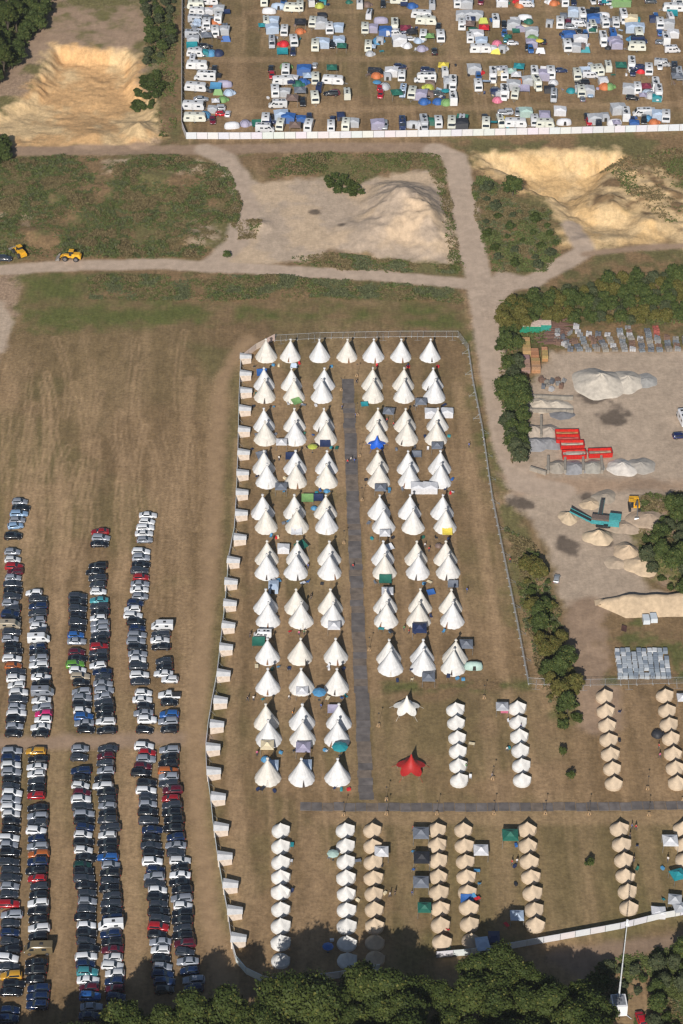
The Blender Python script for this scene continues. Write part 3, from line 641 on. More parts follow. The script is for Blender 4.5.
def star():
    mb = MB(); n = 48; prof = [(0, 5.9), (.1, 5.8), (.35, 4.8), (.8, 3.7), (1.35, 2.9), (2.1, 2.3), (2.9, 2.05), (3.7, 1.9)]
    def mod(t, i, r, z):
        f = abs(math.cos(t * 2.5)) ** 1.3     # five points
        q = (i / 7.0) ** 2
        return (r * (1 - q * .48 * (1 - f)), z - q * .85 * f + q * .1 * (1 - f))
    mb.lathe(prof[1:], n, mod=mod)
    P = [('canopy', 'canopy', mb.mesh('star_canopy', M['fabric'], 45), (0, 0, 0), 0, None)]
    mb = MB(); mb.tube((0, 0, 0), (0, 0, 5.95), .06, n=8); P.append(('centre_pole', 'pole', mb.mesh('centre_pole', M['steel']), (0, 0, 0), 0, None))
    for k in range(5):
        a = 2 * math.pi * k / 5
        m_ = MB(); m_.tube((3.3 * math.cos(a), 3.3 * math.sin(a), 0), (3.45 * math.cos(a), 3.45 * math.sin(a), 1.25), .05, n=6)
        P.append(('side_pole%d' % k, 'pole', m_.mesh('side_pole', M['steel']), (0, 0, 0), 0, None))
        m_ = MB(); m_.tube((3.45 * math.cos(a), 3.45 * math.sin(a), 1.2), (4.9 * math.cos(a), 4.9 * math.sin(a), 0), .03, n=5)
        P.append(('guy%d' % k, 'guy_rope', m_.mesh('guy_rope', M['canvas']), (0, 0, 0), 0, None))
    PROTO['star_tent'] = P
star()
def gazebo():
    mb = MB(); n = 4; e = 1.5
    c = [(-e, -e), (e, -e), (e, e), (-e, e)]
    V = [(x, y, 1.95) for x, y in c] + [(x, y, 2.2) for x, y in c] + [(x * .5, y * .5, 2.45) for x, y in c] + [(x * .04, y * .04, 2.95) for x, y in c]
    F = [(4 * l + i, 4 * l + (i + 1) % 4, 4 * l + 4 + (i + 1) % 4, 4 * l + 4 + i) for l in range(3) for i in range(4)] + [(12, 13, 14, 15)]
    mb.add(V, F); P = [('canopy', 'canopy', mb.mesh('gazebo_canopy', M['fabric']), (0, 0, 0), 0, None)]
    m_ = MB()
    for i, (x, y) in enumerate(c):
        m_ = MB(); m_.tube((x * .97, y * .97, 0), (x * .97, y * .97, 2.15), .035, n=6)
        P.append(('leg%d' % i, 'leg', m_.mesh('leg', M['steel']), (0, 0, 0), 0, None))
    PROTO['gazebo'] = P
gazebo()
def awning():
    """frame tent 2.6 x 3.4 m with a shallow ridge, grey or blue roof and lighter walls"""
    mb = MB(); x, y = 1.3, 1.7
    mb.add([(-x, -y, 0), (x, -y, 0), (x, y, 0), (-x, y, 0), (-x, -y, 1.75), (x, -y, 1.75), (x, y, 1.95), (-x, y, 1.95)], [(0, 1, 5, 4), (1, 2, 6, 5), (2, 3, 7, 6), (3, 0, 4, 7)])
    P = [('walls', 'walls', mb.mesh('awning_walls', M['fabric']), (0, 0, 0), 0, None)]
    mb = MB(); e = .1
    b = [(-x - e, -y - e, 1.74), (x + e, -y - e, 1.74), (x + e, y + e, 1.94), (-x - e, y + e, 1.94)]; r = [(-x * .55, -.1, 2.3), (x * .55, -.1, 2.3)]
    mb.add(b + r, [(0, 1, 5, 4), (2, 3, 4, 5), (1, 2, 5), (3, 0, 4), (0, 3, 2, 1)])
    P.append(('roof', 'roof', mb.mesh('awning_roof', M['fabric']), (0, 0, 0), 0, None))
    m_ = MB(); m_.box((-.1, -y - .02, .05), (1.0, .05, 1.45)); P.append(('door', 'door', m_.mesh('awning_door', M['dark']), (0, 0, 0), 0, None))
    PROTO['awning_tent'] = P
awning()
def dome():
    mb = MB(); prof = [(1.5, 0), (1.46, .25), (1.3, .65), (1.0, 1.0), (.6, 1.25), (.2, 1.35)]
    mb.lathe(prof, 24, mod=lambda t, i, r, z: (r * (1 + .07 * abs(math.cos(2 * t))), z * (1 - .0 * i)))
    P = [('flysheet', 'flysheet', mb.mesh('dome_flysheet', M['fabric'], 60), (0, 0, 0), 0, None)]
    mb = MB(); mb.tube((1.2, 0, .62), (1.62, 0, .0), .5, .5, 12); P.append(('porch', 'porch', mb.mesh('dome_porch', M['fabric'], 40), (0, 0, 0), 0, None))
    m_ = MB()
    for s_ in (-1, 1):
        pts = [(1.55 * math.cos(a) * .72, s_ * 1.55 * math.cos(a) * .72, 1.4 * math.sin(a) ** .8 + .01) for a in [math.pi * k / 10 for k in range(11)]]
        for a, b in zip(pts[:-1], pts[1:]): m_.tube(a, b, .03, n=5)
    P.append(('poles', 'tent_poles', m_.mesh('tent_poles', M['plastic']), (0, 0, 0), 0, None))
    PROTO['dome_tent'] = P
    mb = MB(); rings = []
    for x, s_ in ((-2.3, .35), (-1.9, .8), (-.8, 1.0), (.8, 1.0), (1.9, .85), (2.3, .4)):
        rings.append([(x, 1.25 * s_ * math.cos(a), 1.75 * s_ * math.sin(a)) for a in [math.pi * k / 10 for k in range(11)]])
    mb.loft(rings); P = [('flysheet', 'flysheet', mb.mesh('tunnel_flysheet', M['fabric'], 50), (0, 0, 0), 0, None)]
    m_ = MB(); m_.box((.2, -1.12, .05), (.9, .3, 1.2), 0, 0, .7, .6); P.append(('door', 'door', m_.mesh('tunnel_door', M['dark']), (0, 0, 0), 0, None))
    PROTO['tunnel_tent'] = P
    mb = MB(); mb.add([(-1.5, -1.1, 0), (1.5, -1.1, 0), (1.5, 1.1, 0), (-1.5, 1.1, 0), (-1.0, 0, 1.45), (.9, 0, 1.55)], [(0, 1, 5, 4), (1, 2, 5), (2, 3, 4, 5), (3, 0, 4)])
    P = [('flysheet', 'flysheet', mb.mesh('ridge_flysheet', M['fabric']), (0, 0, 0), 0, None)]
    m_ = MB(); m_.tube((.92, 0, 0), (.92, 0, 1.75), .03, n=5); P.append(('pole', 'pole', m_.mesh('ridge_pole', M['steel']), (0, 0, 0), 0, None))
    PROTO['ridge_tent'] = P
dome()
def tarp():
    mb = MB(); n = 6; V = []; F = []
    for j in range(n + 1):
        for i in range(n + 1):
            u, v = i / n, j / n
            V.append((-1.6 + 3.2 * u, -1.3 + 2.6 * v, 1.1 + .8 * v - .35 * math.sin(math.pi * u) * math.sin(math.pi * v)))
    for j in range(n):
        for i in range(n):
            a = j * (n + 1) + i; F.append((a, a + 1, a + n + 2, a + n + 1))
    k = len(V); V2 = V + [(x, y, z - .03) for x, y, z in V]
    mb.add(V2, F + [tuple(i + k for i in f)[::-1] for f in F])
    P = [('sheet', 'sheet', mb.mesh('tarp_sheet', M['fabric'], 60), (0, 0, 0), 0, None)]
    for i, (x, y, z) in enumerate(((-1.55, -1.25, 1.1), (1.55, -1.25, 1.1), (1.55, 1.25, 1.9), (-1.55, 1.25, 1.9))):
        m_ = MB(); m_.tube((x, y, 0), (x, y, z), .03, n=5); P.append(('pole%d' % i, 'pole', m_.mesh('tarp_pole', M['steel']), (0, 0, 0), 0, None))
    PROTO['tarpaulin'] = P
    mb = MB(); mb.lathe([(1.35, 1.95), (1.0, 2.15), (.5, 2.32), (.05, 2.42)], 8)
    P = [('canopy', 'canopy', mb.mesh('parasol_canopy', M['fabric']), (0, 0, 0), 0, None)]
    m_ = MB(); m_.tube((0, 0, 0), (0, 0, 2.5), .03, n=6); P.append(('pole', 'pole', m_.mesh('parasol_pole', M['steel']), (0, 0, 0), 0, None))
    m_ = MB(); m_.tube((0, 0, 0), (0, 0, .1), .28, .2, n=10); P.append(('base', 'base', m_.mesh('parasol_base', M['plastic']), (0, 0, 0), 0, None))
    PROTO['parasol'] = P
tarp()
def camp_furniture():
    m_ = MB(); m_.box((0, 0, .42), (.5, .48, .04)); P = [('seat', 'seat', m_.mesh('chair_seat', M['fabric']), (0, 0, 0), 0, None)]
    m_ = MB(); m_.add([(-.25, .22, .44), (.25, .22, .44), (.25, .42, .95), (-.25, .42, .95), (-.25, .25, .43), (.25, .25, .43), (.25, .45, .94), (-.25, .45, .94)], [(0, 1, 2, 3), (4, 5, 6, 7), (0, 1, 5, 4), (2, 3, 7, 6), (1, 2, 6, 5), (0, 3, 7, 4)]); P.append(('backrest', 'backrest', m_.mesh('chair_back', M['fabric']), (0, 0, 0), 0, None))
    for i, (a, b) in enumerate(((-1, -1), (1, -1), (-1, 1), (1, 1))):
        m_ = MB(); m_.tube((a * .27, b * .25, 0), (a * .2, b * .2, .43), .025, n=5); P.append(('leg%d' % i, 'leg', m_.mesh('chair_leg', M['steel']), (0, 0, 0), 0, None))
    PROTO['camping_chair'] = P
    m_ = MB(); m_.box((0, 0, .68), (1.2, .7, .04)); P = [('top', 'table_top', m_.mesh('table_top', M['obj']), (0, 0, 0), 0, None)]
    for i, (a, b) in enumerate(((-1, -1), (1, -1), (-1, 1), (1, 1))):
        m_ = MB(); m_.tube((a * .52, b * .28, 0), (a * .5, b * .26, .68), .025, n=5); P.append(('leg%d' % i, 'leg', m_.mesh('table_leg', M['steel']), (0, 0, 0), 0, None))
    PROTO['camping_table'] = P
    m_ = MB(); m_.box((0, 0, 0), (.7, .45, .42), 0, 0, 1.04, 1.04); P = [('body', 'box_body', m_.mesh('cool_box', M['obj']), (0, 0, 0), 0, None)]
    m_ = MB(); m_.box((0, 0, .42), (.75, .5, .07), 0, 0, .95, .92); P.append(('lid', 'lid', m_.mesh('cool_box_lid', M['shell']), (0, 0, 0), 0, None))
    PROTO['cool_box'] = P
camp_furniture()
def light_pole():
    m_ = MB(); m_.box((0, 0, 0), (.9, .9, .75), 0, 0, .8, .8); P = [('base', 'base', m_.mesh('pole_base', M['wood']), (0, 0, 0), 0, None)]
    m_ = MB(); m_.tube((0, 0, .7), (0, 0, 4.6), .05, .035, n=6); P.append(('pole', 'pole', m_.mesh('light_pole_pole', M['wood']), (0, 0, 0), 0, None))
    m_ = MB(); m_.box((0, 0, 4.55), (.42, .3, .22), 0, 0, .8, .8); P.append(('lamp_head', 'lamp_head', m_.mesh('lamp_head', M['plastic']), (0, 0, 0), 0, None))
    m_ = MB(); m_.box((.0, -.46, .2), (.25, .12, .42)); P.append(('switch_box', 'switch_box', m_.mesh('switch_box', M['plastic']), (0, 0, 0), 0, None))
    PROTO['light_pole'] = P
light_pole()

# ---- people: one skinned surface each, hair as a child
def person_mesh(walk):
    s_ = .28 if walk else .06
    J = {'pel': (0, 0, .95, .15), 'che': (0, 0, 1.3, .17), 'nek': (0, 0, 1.48, .07), 'hea': (0, -.02, 1.63, .11), 'top': (0, -.01, 1.72, .085),
         'hl': (.10, 0, .88, .10), 'kl': (.11, -s_, .5, .07), 'al': (.11, -s_ * .6 + .02, .09, .045), 'tl': (.12, -s_ * .6 - .16, .04, .04),
         'hr': (-.10, 0, .88, .10), 'kr': (-.11, s_ * .3, .5, .07), 'ar': (-.11, s_ + .04, .10, .045), 'tr': (-.12, s_ - .12, .04, .04),
         'sl': (.19, 0, 1.40, .07), 'el': (.25, .05, 1.13, .05), 'wl': (.26, -.10 - s_ * .4, .90, .035), 'fl': (.26, -.14 - s_ * .4, .80, .03),
         'sr': (-.19, 0, 1.40, .07), 'er': (-.25, .05, 1.13, .05), 'wr': (-.26, -.04 + s_ * .3, .88, .035), 'fr': (-.26, -.06 + s_ * .3, .78, .03)}
    K = list(J); E = [('pel', 'che'), ('che', 'nek'), ('nek', 'hea'), ('hea', 'top'), ('pel', 'hl'), ('hl', 'kl'), ('kl', 'al'), ('al', 'tl'), ('pel', 'hr'), ('hr', 'kr'), ('kr', 'ar'), ('ar', 'tr'),
         ('che', 'sl'), ('sl', 'el'), ('el', 'wl'), ('wl', 'fl'), ('che', 'sr'), ('sr', 'er'), ('er', 'wr'), ('wr', 'fr')]
    me = bpy.data.meshes.new('person_bones'); me.from_pydata([J[k][:3] for k in K], [(K.index(a), K.index(b)) for a, b in E], [])
    o = bpy.data.objects.new('tmp', me); COL.objects.link(o)
    sk = o.modifiers.new('s', 'SKIN'); sk.use_smooth_shade = True
    for v, k in zip(me.skin_vertices[0].data, K): v.radius = (J[k][3], J[k][3] * .85)
    me.skin_vertices[0].data[K.index('pel')].use_root = True
    o.modifiers.new('u', 'SUBSURF').levels = 1
    dg = bpy.context.evaluated_depsgraph_get(); out = bpy.data.meshes.new_from_object(o.evaluated_get(dg))
    bpy.data.objects.remove(o)
    out.name = 'person_body'; out.materials.clear()
    for m_ in ('skin', 'fabric', 'jeans', 'tyre'): out.materials.append(M[m_])
    for p in out.polygons:
        z = p.center.z; x = abs(p.center.x)
        p.material_index = 3 if z < .08 else 2 if z < .98 and x < .215 else 1 if z < 1.46 and not (x > .215 and z < 1.18) else 0
    return out
mb = MB(); mb.lathe([(.095, 1.62), (.118, 1.68), (.105, 1.76), (.05, 1.80)], 10, c=(0, .015, 0)); HAIR = mb.mesh('hair', M['hair'], 60)
PROTO['person'] = [('body', 'body', person_mesh(False), (0, 0, 0), 0, None), ('hair', 'hair', HAIR, (0, 0, 0), 0, None)]
PROTO['walker'] = [('body', 'body', person_mesh(True), (0, 0, 0), 0, None), ('hair', 'hair', HAIR, (0, 0, 0), 0, None)]

# ---- foliage: many small leaf clumps through the crown's volume
def leafcloud(lobes, n, size, seed, tones):
    rs = np.random.RandomState(seed); V = []; C = []
    vol = np.array([l[3] * l[4] * l[5] for l in lobes]) ** .7; vol = vol / vol.sum()
    which = rs.choice(len(lobes), n, p=vol)
    Lb = np.array(lobes)[which]
    d = rs.normal(size=(n, 3)); d /= np.linalg.norm(d, axis=1)[:, None]
    d[:, 2] = np.where((d[:, 2] < -.35), -d[:, 2] * .6, d[:, 2])
    rr = rs.uniform(.45, 1.12, n) + (rs.rand(n) < .12) * rs.uniform(.0, .35, n)
    bump = 1 + .16 * np.sin(d[:, 0] * 7 + Lb[:, 0] * 3) * np.cos(d[:, 1] * 6 + Lb[:, 1]) + .1 * np.sin(d[:, 2] * 11)
    p = Lb[:, :3] + d * Lb[:, 3:6] * (rr * bump)[:, None]
    nrm = d + rs.normal(size=(n, 3)) * .55 + np.array([0, 0, .35]); nrm /= np.linalg.norm(nrm, axis=1)[:, None]
    a = np.cross(nrm, rs.normal(size=(n, 3))); a /= np.linalg.norm(a, axis=1)[:, None]; b = np.cross(nrm, a)
    s_ = size * rs.uniform(.55, 1.25, n)[:, None]
    q = np.stack([p - a * s_ - b * s_ * .6, p + a * s_ * .8 - b * s_ * .7, p + a * s_ + b * s_ * .6 + nrm * s_ * .3, p - a * s_ * .7 + b * s_ * .8], 1)
    t = rs.rand(n); lt = (which * 37 % 11) / 11.0
    k = np.clip(.55 * lt + .45 * t, 0, 1)[:, None]
    col = np.array(tones[0]) * (1 - k) + np.array(tones[1]) * k
    yel = rs.rand(n) < .05; col[yel] = np.array(tones[2])
    return q.reshape(-1, 3), np.repeat(col, 4, 0)
def cloud_mesh(name, V, C, material):
    me = bpy.data.meshes.new(name); n = len(V) // 4
    me.vertices.add(len(V)); me.loops.add(len(V)); me.polygons.add(n)
    me.vertices.foreach_set('co', V.ravel()); me.loops.foreach_set('vertex_index', np.arange(len(V)))
    me.polygons.foreach_set('loop_start', np.arange(0, len(V), 4)); me.update(calc_edges=True)
    at = me.attributes.new('Col', 'FLOAT_COLOR', 'POINT')
    at.data.foreach_set('color', np.concatenate([C, np.ones((len(C), 1))], 1).ravel())
    me.materials.append(material); return me
TONES = {'oak': ((.034, .054, .012), (.085, .106, .024), (.13, .13, .03)), 'dark': ((.040, .062, .016), (.092, .122, .032), (.14, .14, .035)),
         'gold': ((.08, .085, .02), (.15, .13, .035), (.2, .15, .04)), 'grey': ((.05, .065, .03), (.09, .105, .05), (.12, .11, .05)), 'dry': ((.10, .075, .035), (.16, .12, .06), (.2, .15, .08))}
def tree_proto(key, h, rad, nl, tone, seed, n=3600, size=.30, trunk=True, low=.35):
    r_ = random.Random(seed); lobes = []
    for k in range(nl):
        a = 2 * math.pi * (k * .382 + r_.random() * .1); q = math.sqrt((k + .5) / nl)
        z = h * (low + (1 - low) * (1 - q * q * .75) * .78) + r_.uniform(-.06, .06) * h
        s_ = rad * r_.uniform(.24, .48)
        lobes.append((rad * .78 * q * math.cos(a), rad * .78 * q * math.sin(a), z, s_, s_, s_ * r_.uniform(.7, .95)))
    lobes.append((0, 0, h * (low + .28 * (1 - low)), rad * .72, rad * .72, h * (1 - low) * .36))
    V, C = leafcloud(lobes, n, size, seed, TONES[tone])
    P = []
    if trunk:
        mb = MB(); pts = [(0, 0, -.2), (.05 * rad, 0, h * .2), (.02 * rad, .04 * rad, h * .45), (0, 0, h * .7)]; rr = [.045 * h * .6, .035 * h * .6, .024 * h * .6, .008 * h]
        for i in range(3): mb.tube(pts[i], pts[i + 1], rr[i], rr[i + 1], 8)
        for l in lobes[:-1][:8]: mb.tube((0, 0, h * r_.uniform(.22, .45)), l[:3], .013 * h, .004 * h, 5)
        P.append(('trunk', 'trunk', mb.mesh(key + '_trunk', M['bark'], 50), (0, 0, 0), 0, None))
    P.append(('crown', 'crown', cloud_mesh(key + '_crown', V, C, M['leaf']), (0, 0, 0), 0, None))
    PROTO[key] = P
for i in range(3): tree_proto('oak%d' % i, 15.5 + i, 4.4 + .5 * i, 13 + 2 * i, 'oak', 11 + i, 8500, .25, low=.5)
for i in range(2): tree_proto('dark%d' % i, 8.0 + i, 3.0 + .3 * i, 10, 'dark', 21 + i, 4200, .25, low=.2)
tree_proto('gold0', 7.5, 3.0, 10, 'gold', 31, 4200, .25, low=.2)
tree_proto('grey0', 6.5, 2.8, 9, 'grey', 33, 3600, .25, low=.15)
for i, tn in enumerate(('dark', 'oak', 'grey', 'gold')): tree_proto('bush%d' % i, 2.9, 1.7, 6, tn, 41 + i, 1300, .19, low=.1)
tree_proto('sapling0', 2.6, .85, 4, 'oak', 51, 500, .15, low=.3)
# ================================================================ CARS ON THE FIELD
CARCOL = {'W': ((.70, .72, .74), 'white'), 'S': ((.26, .285, .33), 'silver'), 'K': ((.008, .010, .015), 'black'), 'G': ((.035, .043, .058), 'dark grey'), 'B': ((.008, .022, .07), 'dark blue'),
          'b': ((.02, .10, .32), 'bright blue'), 'R': ((.33, .012, .018), 'red'), 'M': ((.09, .008, .02), 'maroon'), 'O': ((.42, .12, .03), 'orange'), 'Y': ((.50, .27, .03), 'yellow'),
          'g': ((.10, .28, .04), 'green'), 'D': ((.01, .05, .04), 'dark green'), 'T': ((.05, .26, .30), 'turquoise'), 'A': ((.38, .33, .25), 'beige'), 'L': ((.22, .34, .50), 'light blue'), 'P': ((.62, .03, .18), 'pink'), 'N': ((.16, .125, .07), 'brown')}
LIGHTNESS = {}
ROWS = {
 'A1': "19.7,501.4S 21,507.6K 18.9,513.3L 17.2,519.9S 15.4,525.6L 13,536Ku 12.3,551.5S 12.5,559.4W 14,566.5R 15,571.5M 13,577.5S 12.5,583.5G 13,590K 12,596.5G 10,602.7S 12.3,608.8G 10,614B 12.3,619K 9.5,625.5Av 11.5,632G 10,638.7S 12.3,645.3K 13.2,651.3K 11.9,658.3W 13.2,665.5O 15.8,671.8G 15.8,678.5W 16.3,685.3W 18.5,692.8W 18,699.8G 16.7,706.8S 16.3,713.4W 15.4,719.8K 14.5,726.4S 13.6,733.2K",
 'B1': "33.8,592.6W 37.8,599G 38.2,605.8B 37.8,612.8G 37.3,619.8S 38.2,626W 38.7,632G 38.7,639Wv 37.8,646.5B 38.7,652.3K 39,658.6S 38.7,665W 40.4,671K 40.9,677W 41.3,684K 42.6,692.3Sv 41.3,700.3W 42.2,707.3S 43.5,713.6P 43,719.6W 40.4,727W 40.4,733.2K",
 'C1': "77.6,596G 77.6,602.3K 77.6,608.9G 77.6,615.5K 77.6,622G 77.6,628.4K 75.8,634.8b 76.7,641S 76.7,652M 77.6,658.3K 75,664.3g 77.6,670W 80.2,676A 81,682.3K 81.5,692S 82,698.2S 82,704.3K 82,710.6W 83.7,716.7b 84.2,722.9S 86,729.3K",
 'D1': "100,531.4R 100.9,537.4S 99.5,543.7K 97.8,565.7K 95,571.8K 97.8,578G 97.8,584.6G 98.2,591.4W 99,600T 99.5,606.3G 100,612.2K 98.2,618W 100,623.6S 100,629.2S 100.4,635G 99,641K 99,646.8R 98.7,652.6G 98.7,658.7K 97.8,665.2W 102.2,671.6B 103.5,677.2G 103,683.4S 104,690S 102.6,696.5S 104,703G 104.8,709.2K 104.8,715.2K 105.7,721.2W 106.6,729.9K",
 'E1': "148,515W 147,521.4W 145.2,527.4W 144,533.3W 144.6,539.6S 141,551.3W 141,557.8S 141,564.4K 139.3,570.6G 141,577R 140,583.6S 139.3,589.6W 140,596.2S 135.2,602.8B 132.3,609W 132.9,615.2W 135.8,622K 137,628.2B 137,634.7S 135.8,641S 137,647.2K 137.6,653.6S 137.6,659.9W 138.2,666.2G 139.3,674.5W 140,681.2G 143.4,692.7W 142.3,699.4W 145.2,706.2K 143.4,712.8S 147,719.6W 144.6,729.6K",
 'F1': "162.2,626.4Wv 161,634G 159.9,640W 161,646.4K 164,661G 164.5,667.2K 163.4,673.3W 169.8,679.2W 169.2,695Wp 169.2,702K 169.2,714.4b 168,720.8S 169.2,729K",
 'A2': "11.7,751S 10.8,758.5B 10.8,765.5W 11.2,772.3S 11.2,779.2K 10.8,786.3G 12.2,793.2W 10.8,800.2S 10.8,807.3W 10.8,814.2W 11.2,821K 10.8,829.3K 8.8,838W 8.8,845S 9.8,852.6K 8.8,862G 10.3,870G 10.3,877.9G 9.8,886.2S 8.8,894.5G 8.8,903.8R 11.7,914.4S 10.3,923.4G 9.8,932.3B 9.8,941.2G 9.8,949.4K 7.8,958.2W 8.8,966.8G 11.2,975.6Y 13.7,983.6K 11.2,991.6K 9.8,1010B 7.8,1019B",
 'B2': "35.7,751Y 38.1,759K 36.7,766.8W 36.2,774W 36.7,781.4G 36.2,788.3K 36.2,795.3R 37.6,807.6K 37.6,816S 37.6,823.4G 36.2,830.8W 37.1,838.5B 37.6,846.2S 38.6,853.8O 37.6,861.8B 36.2,870.4K 37.1,878.4R 39.6,886.2G 38.6,894.8K 38.1,903.4W 38.1,911.6K 38.1,919.6K 39,927.8W 38,936.2K 38.5,949.4Nv 36.2,962K 35.7,970.4K 35.2,979.2K 38.6,988B 37.6,996.3B 37.1,1005B",
 'C2': "80,748.5S 79,757G 81,770.4B 81,777.8K 80.4,785.4W 82,792.4M 81,799.4W 82,806.4G 84,813.7S 84,820.2K 85,827B 83,834.6W 83.4,842.2K 83.4,850W 86,857.4K 82.4,864.9D 83.4,871.6K 84,878G 86,885.4K 87,893.2G 87.4,901S 86.4,908.9G 85,917.1K 86.4,925.4W 86.4,933.5K 86,941G 88.4,948.6K 86,956.4W 85.4,964B 87.4,971.8T 88,979.8W 89,987.3M 90,996.2b 91.4,1006.7S 90,1015.6B",
 'D2': "107.8,748.5G 105.8,755.8M 105.3,762.8G 105.8,770.4S 103.3,778.4K 102.8,785.6W 107,792.2K 107.3,799G 107.3,805.8S 107.8,812.9K 107.8,820G 110.3,827.4G 107.3,835W 107.8,842.5K 107.8,849.6K 107.8,857b 110.8,864.9S 110.3,873K 109.8,880.8G 109.8,888.4K 112.3,895.8G 111.3,903.5G 111.8,910.9K 112.8,918B 110.8,925.6Wv 110.8,934B 112.3,942K 112.3,949.4M 112.8,957.4W 112.3,965.3W 114.8,973.3W 114.3,981.1B 114.8,988.7M 115.8,996.6B 118.3,1005B 117.8,1013.6K",
 'E2': "144,746.4W 147.2,752.6R 146,759.2S 142.8,766M 140.9,772.4K 146.6,783.2K 146,790.2W 147.8,797G 147.8,804S 147.8,812K 148.5,820.5G 152.3,829.5B 151,837.6K 151,845.2G 152.9,852.8K 152.3,861.4Wu 155.5,869.6B 154.2,876.9S 154.8,883.7G 157.6,890W 157.6,897K 158.3,904G 158.3,911.4K 159.6,919G 158.3,926.8Ru 156.9,934.2K 160.3,941.7S 160.3,949.8W 161,958.6K 162.4,966.6S 162.4,974.2B 164.4,981.7B 164.4,989.4K",
 'F2': "169.4,749.6S 169.4,757K 168.2,763.8K 168.2,770.5O 168.8,777S 168.8,783.6G 172.6,790M 170.7,798.2R 172,805.6G 172,813K 173.9,820.4K 173.2,828.3K 175.8,836.8B 175.8,845S 175.8,852.6G 180,860.2W 180,867.4K 180,874.8W 179.5,882.2K 182.2,890.2K 181.5,898S 182.9,905.6W 182.9,913K 182.2,920.7K 182.9,928.2G 182.9,935.7K 184.9,943.4M 184.9,951.6G 187.7,961S 189.7,970.6B 193.8,979.8S 193.8,988B",
}
COLNAME = {'A': 'first', 'B': 'second', 'C': 'third', 'D': 'fourth', 'E': 'fifth', 'F': 'sixth'}
KNAME = {'hatchback': 'hatchback', 'estate_car': 'estate car', 'saloon_car': 'saloon', 'suv': 'suv', 'pickup_truck': 'pickup', 'panel_van': 'van', 'camper_van': 'camper van'}
rc = random.Random(21)
for key, txt in ROWS.items():
    items = txt.split()
    for i, it in enumerate(items):
        px, rest = it.split(','); px = float(px)
        j = len(rest)
        while not (rest[j - 1].isdigit() or rest[j - 1] == '.'): j -= 1
        py = float(rest[:j]); code = rest[j:]
        col, cn = CARCOL[code[0]]
        kind = {'u': 'suv', 'p': 'pickup_truck', 'v': 'panel_van'}.get(code[1:] or '-', None) or rc.choices(['hatchback', 'estate_car', 'saloon_car', 'suv'], [5, 3, 2, 2])[0]
        big = 1.0
        if code == 'Nv': big = 1.12
        x, y = G(px, py, .75)
        left = key[0] in 'ACE'
        rz = (0 if left else math.pi) + R(rc.gauss(0, 2.6) + (-3 if left else 3) * 0 + 1.5)
        if rc.random() < .1: rz += math.pi
        g = rc.uniform(.85, 1.12)
        blk = 'upper' if key[1] == '1' else 'lower'
        place(kind, (x, y, hz(x, y) + .02), rz, tuple(c * g for c in col),
              '%s %s, %s from top in the %s column of the %s field' % (cn, KNAME[kind], ordn(i + 1), COLNAME[key[0]], blk), 'car' if kind != 'panel_van' else 'van', 'cars parked on the dry field', scale=big)

# ================================================================ TIPI VILLAGE
WT = [(.70, .705, .71), (.70, .67, .61), (.70, .69, .665)]
def hpx(y): return 25.0 + (y - 350) * .0125
TIP = []   # px of the base front, py of the base front, row label, column label
colsL = ['outer left', 'middle left', 'inner left']; colsR = ['inner right', 'middle right', 'outer right']
for px, c in ((266, 0), (290.2, 1), (319.5, 2)): TIP.append((px, 363, 'top', colsL[c], ''))
TIP.append((347, 363, 'top', 'centre', ''))
for px, c in ((373.4, 0), (401, 1), (430.2, 2)): TIP.append((px, 363, 'top', colsR[c], ''))
def pairs(row, ya, yb, back, front, cols=None):
    for k, (a, b) in enumerate(zip(back, front)):
        c = (colsL + colsR)[k] if cols is None else cols[k]
        TIP.append((a, ya + hpx(ya), row, c, 'rear')); TIP.append((b, yb, row, c, 'front'))
pairs('second', 366.7, 403.6, (264, 291.2, 324, 372.4, 403.5, 432.8), (264.5, 293.9, 321.7, 373.2, 404, 434.7))
pairs('third', 407.3, 446, (264, 294.3, 323.8, 377.3, 405.2, 437.7), (265, 295, 325.8, 376.9, 407, 436.3))
pairs('fourth', 449.5, 489, (263.5, 295, 326.4, 377.7, 408, 440), (266.6, 295.7, 326.4, 379, 409.3, 440.4))
pairs('fifth', 493.7, 534.7, (262.5, 294.3, 325.4, 379.3, 409.7, 442.5), (266, 296.7, 326.4, 383.6, 413.2, 445.5))
pairs('sixth', 539.8, 580.3, (266.6, 297.3, 329.1, 383, 416.2, 445.7), (266.6, 295.7, 329.5, 384.5, 418, 448.4))
pairs('seventh', 587.7, 629, (265.6, 296.1, 330.3, 385.5, 420.3, 450.9), (267.8, 300.8, 332.4, 386.1, 418.7, 452.5))
for px, c in ((267.4, 0), (300, 1), (335.7, 2)): TIP.append((px, 665.5, 'eighth', colsL[c], ''))
pairs('eighth', 638.3, 676.4, (389, 422.4, 455.2), (390.6, 423.4, 453.5), colsR)
for px, c in ((267.6, 0), (301.4, 1), (336.7, 2)): TIP.append((px, 696, 'ninth', colsL[c], ''))
pairs('tenth', 702.4, 748.4, (266, 301.8, 338.9), (268.4, 302.5, 337), colsL)
for px, c in ((267.4, 0), (301.5, 1), (337.6, 2)): TIP.append((px, 787, 'bottom', colsL[c], ''))
rt = random.Random(5); TC = []
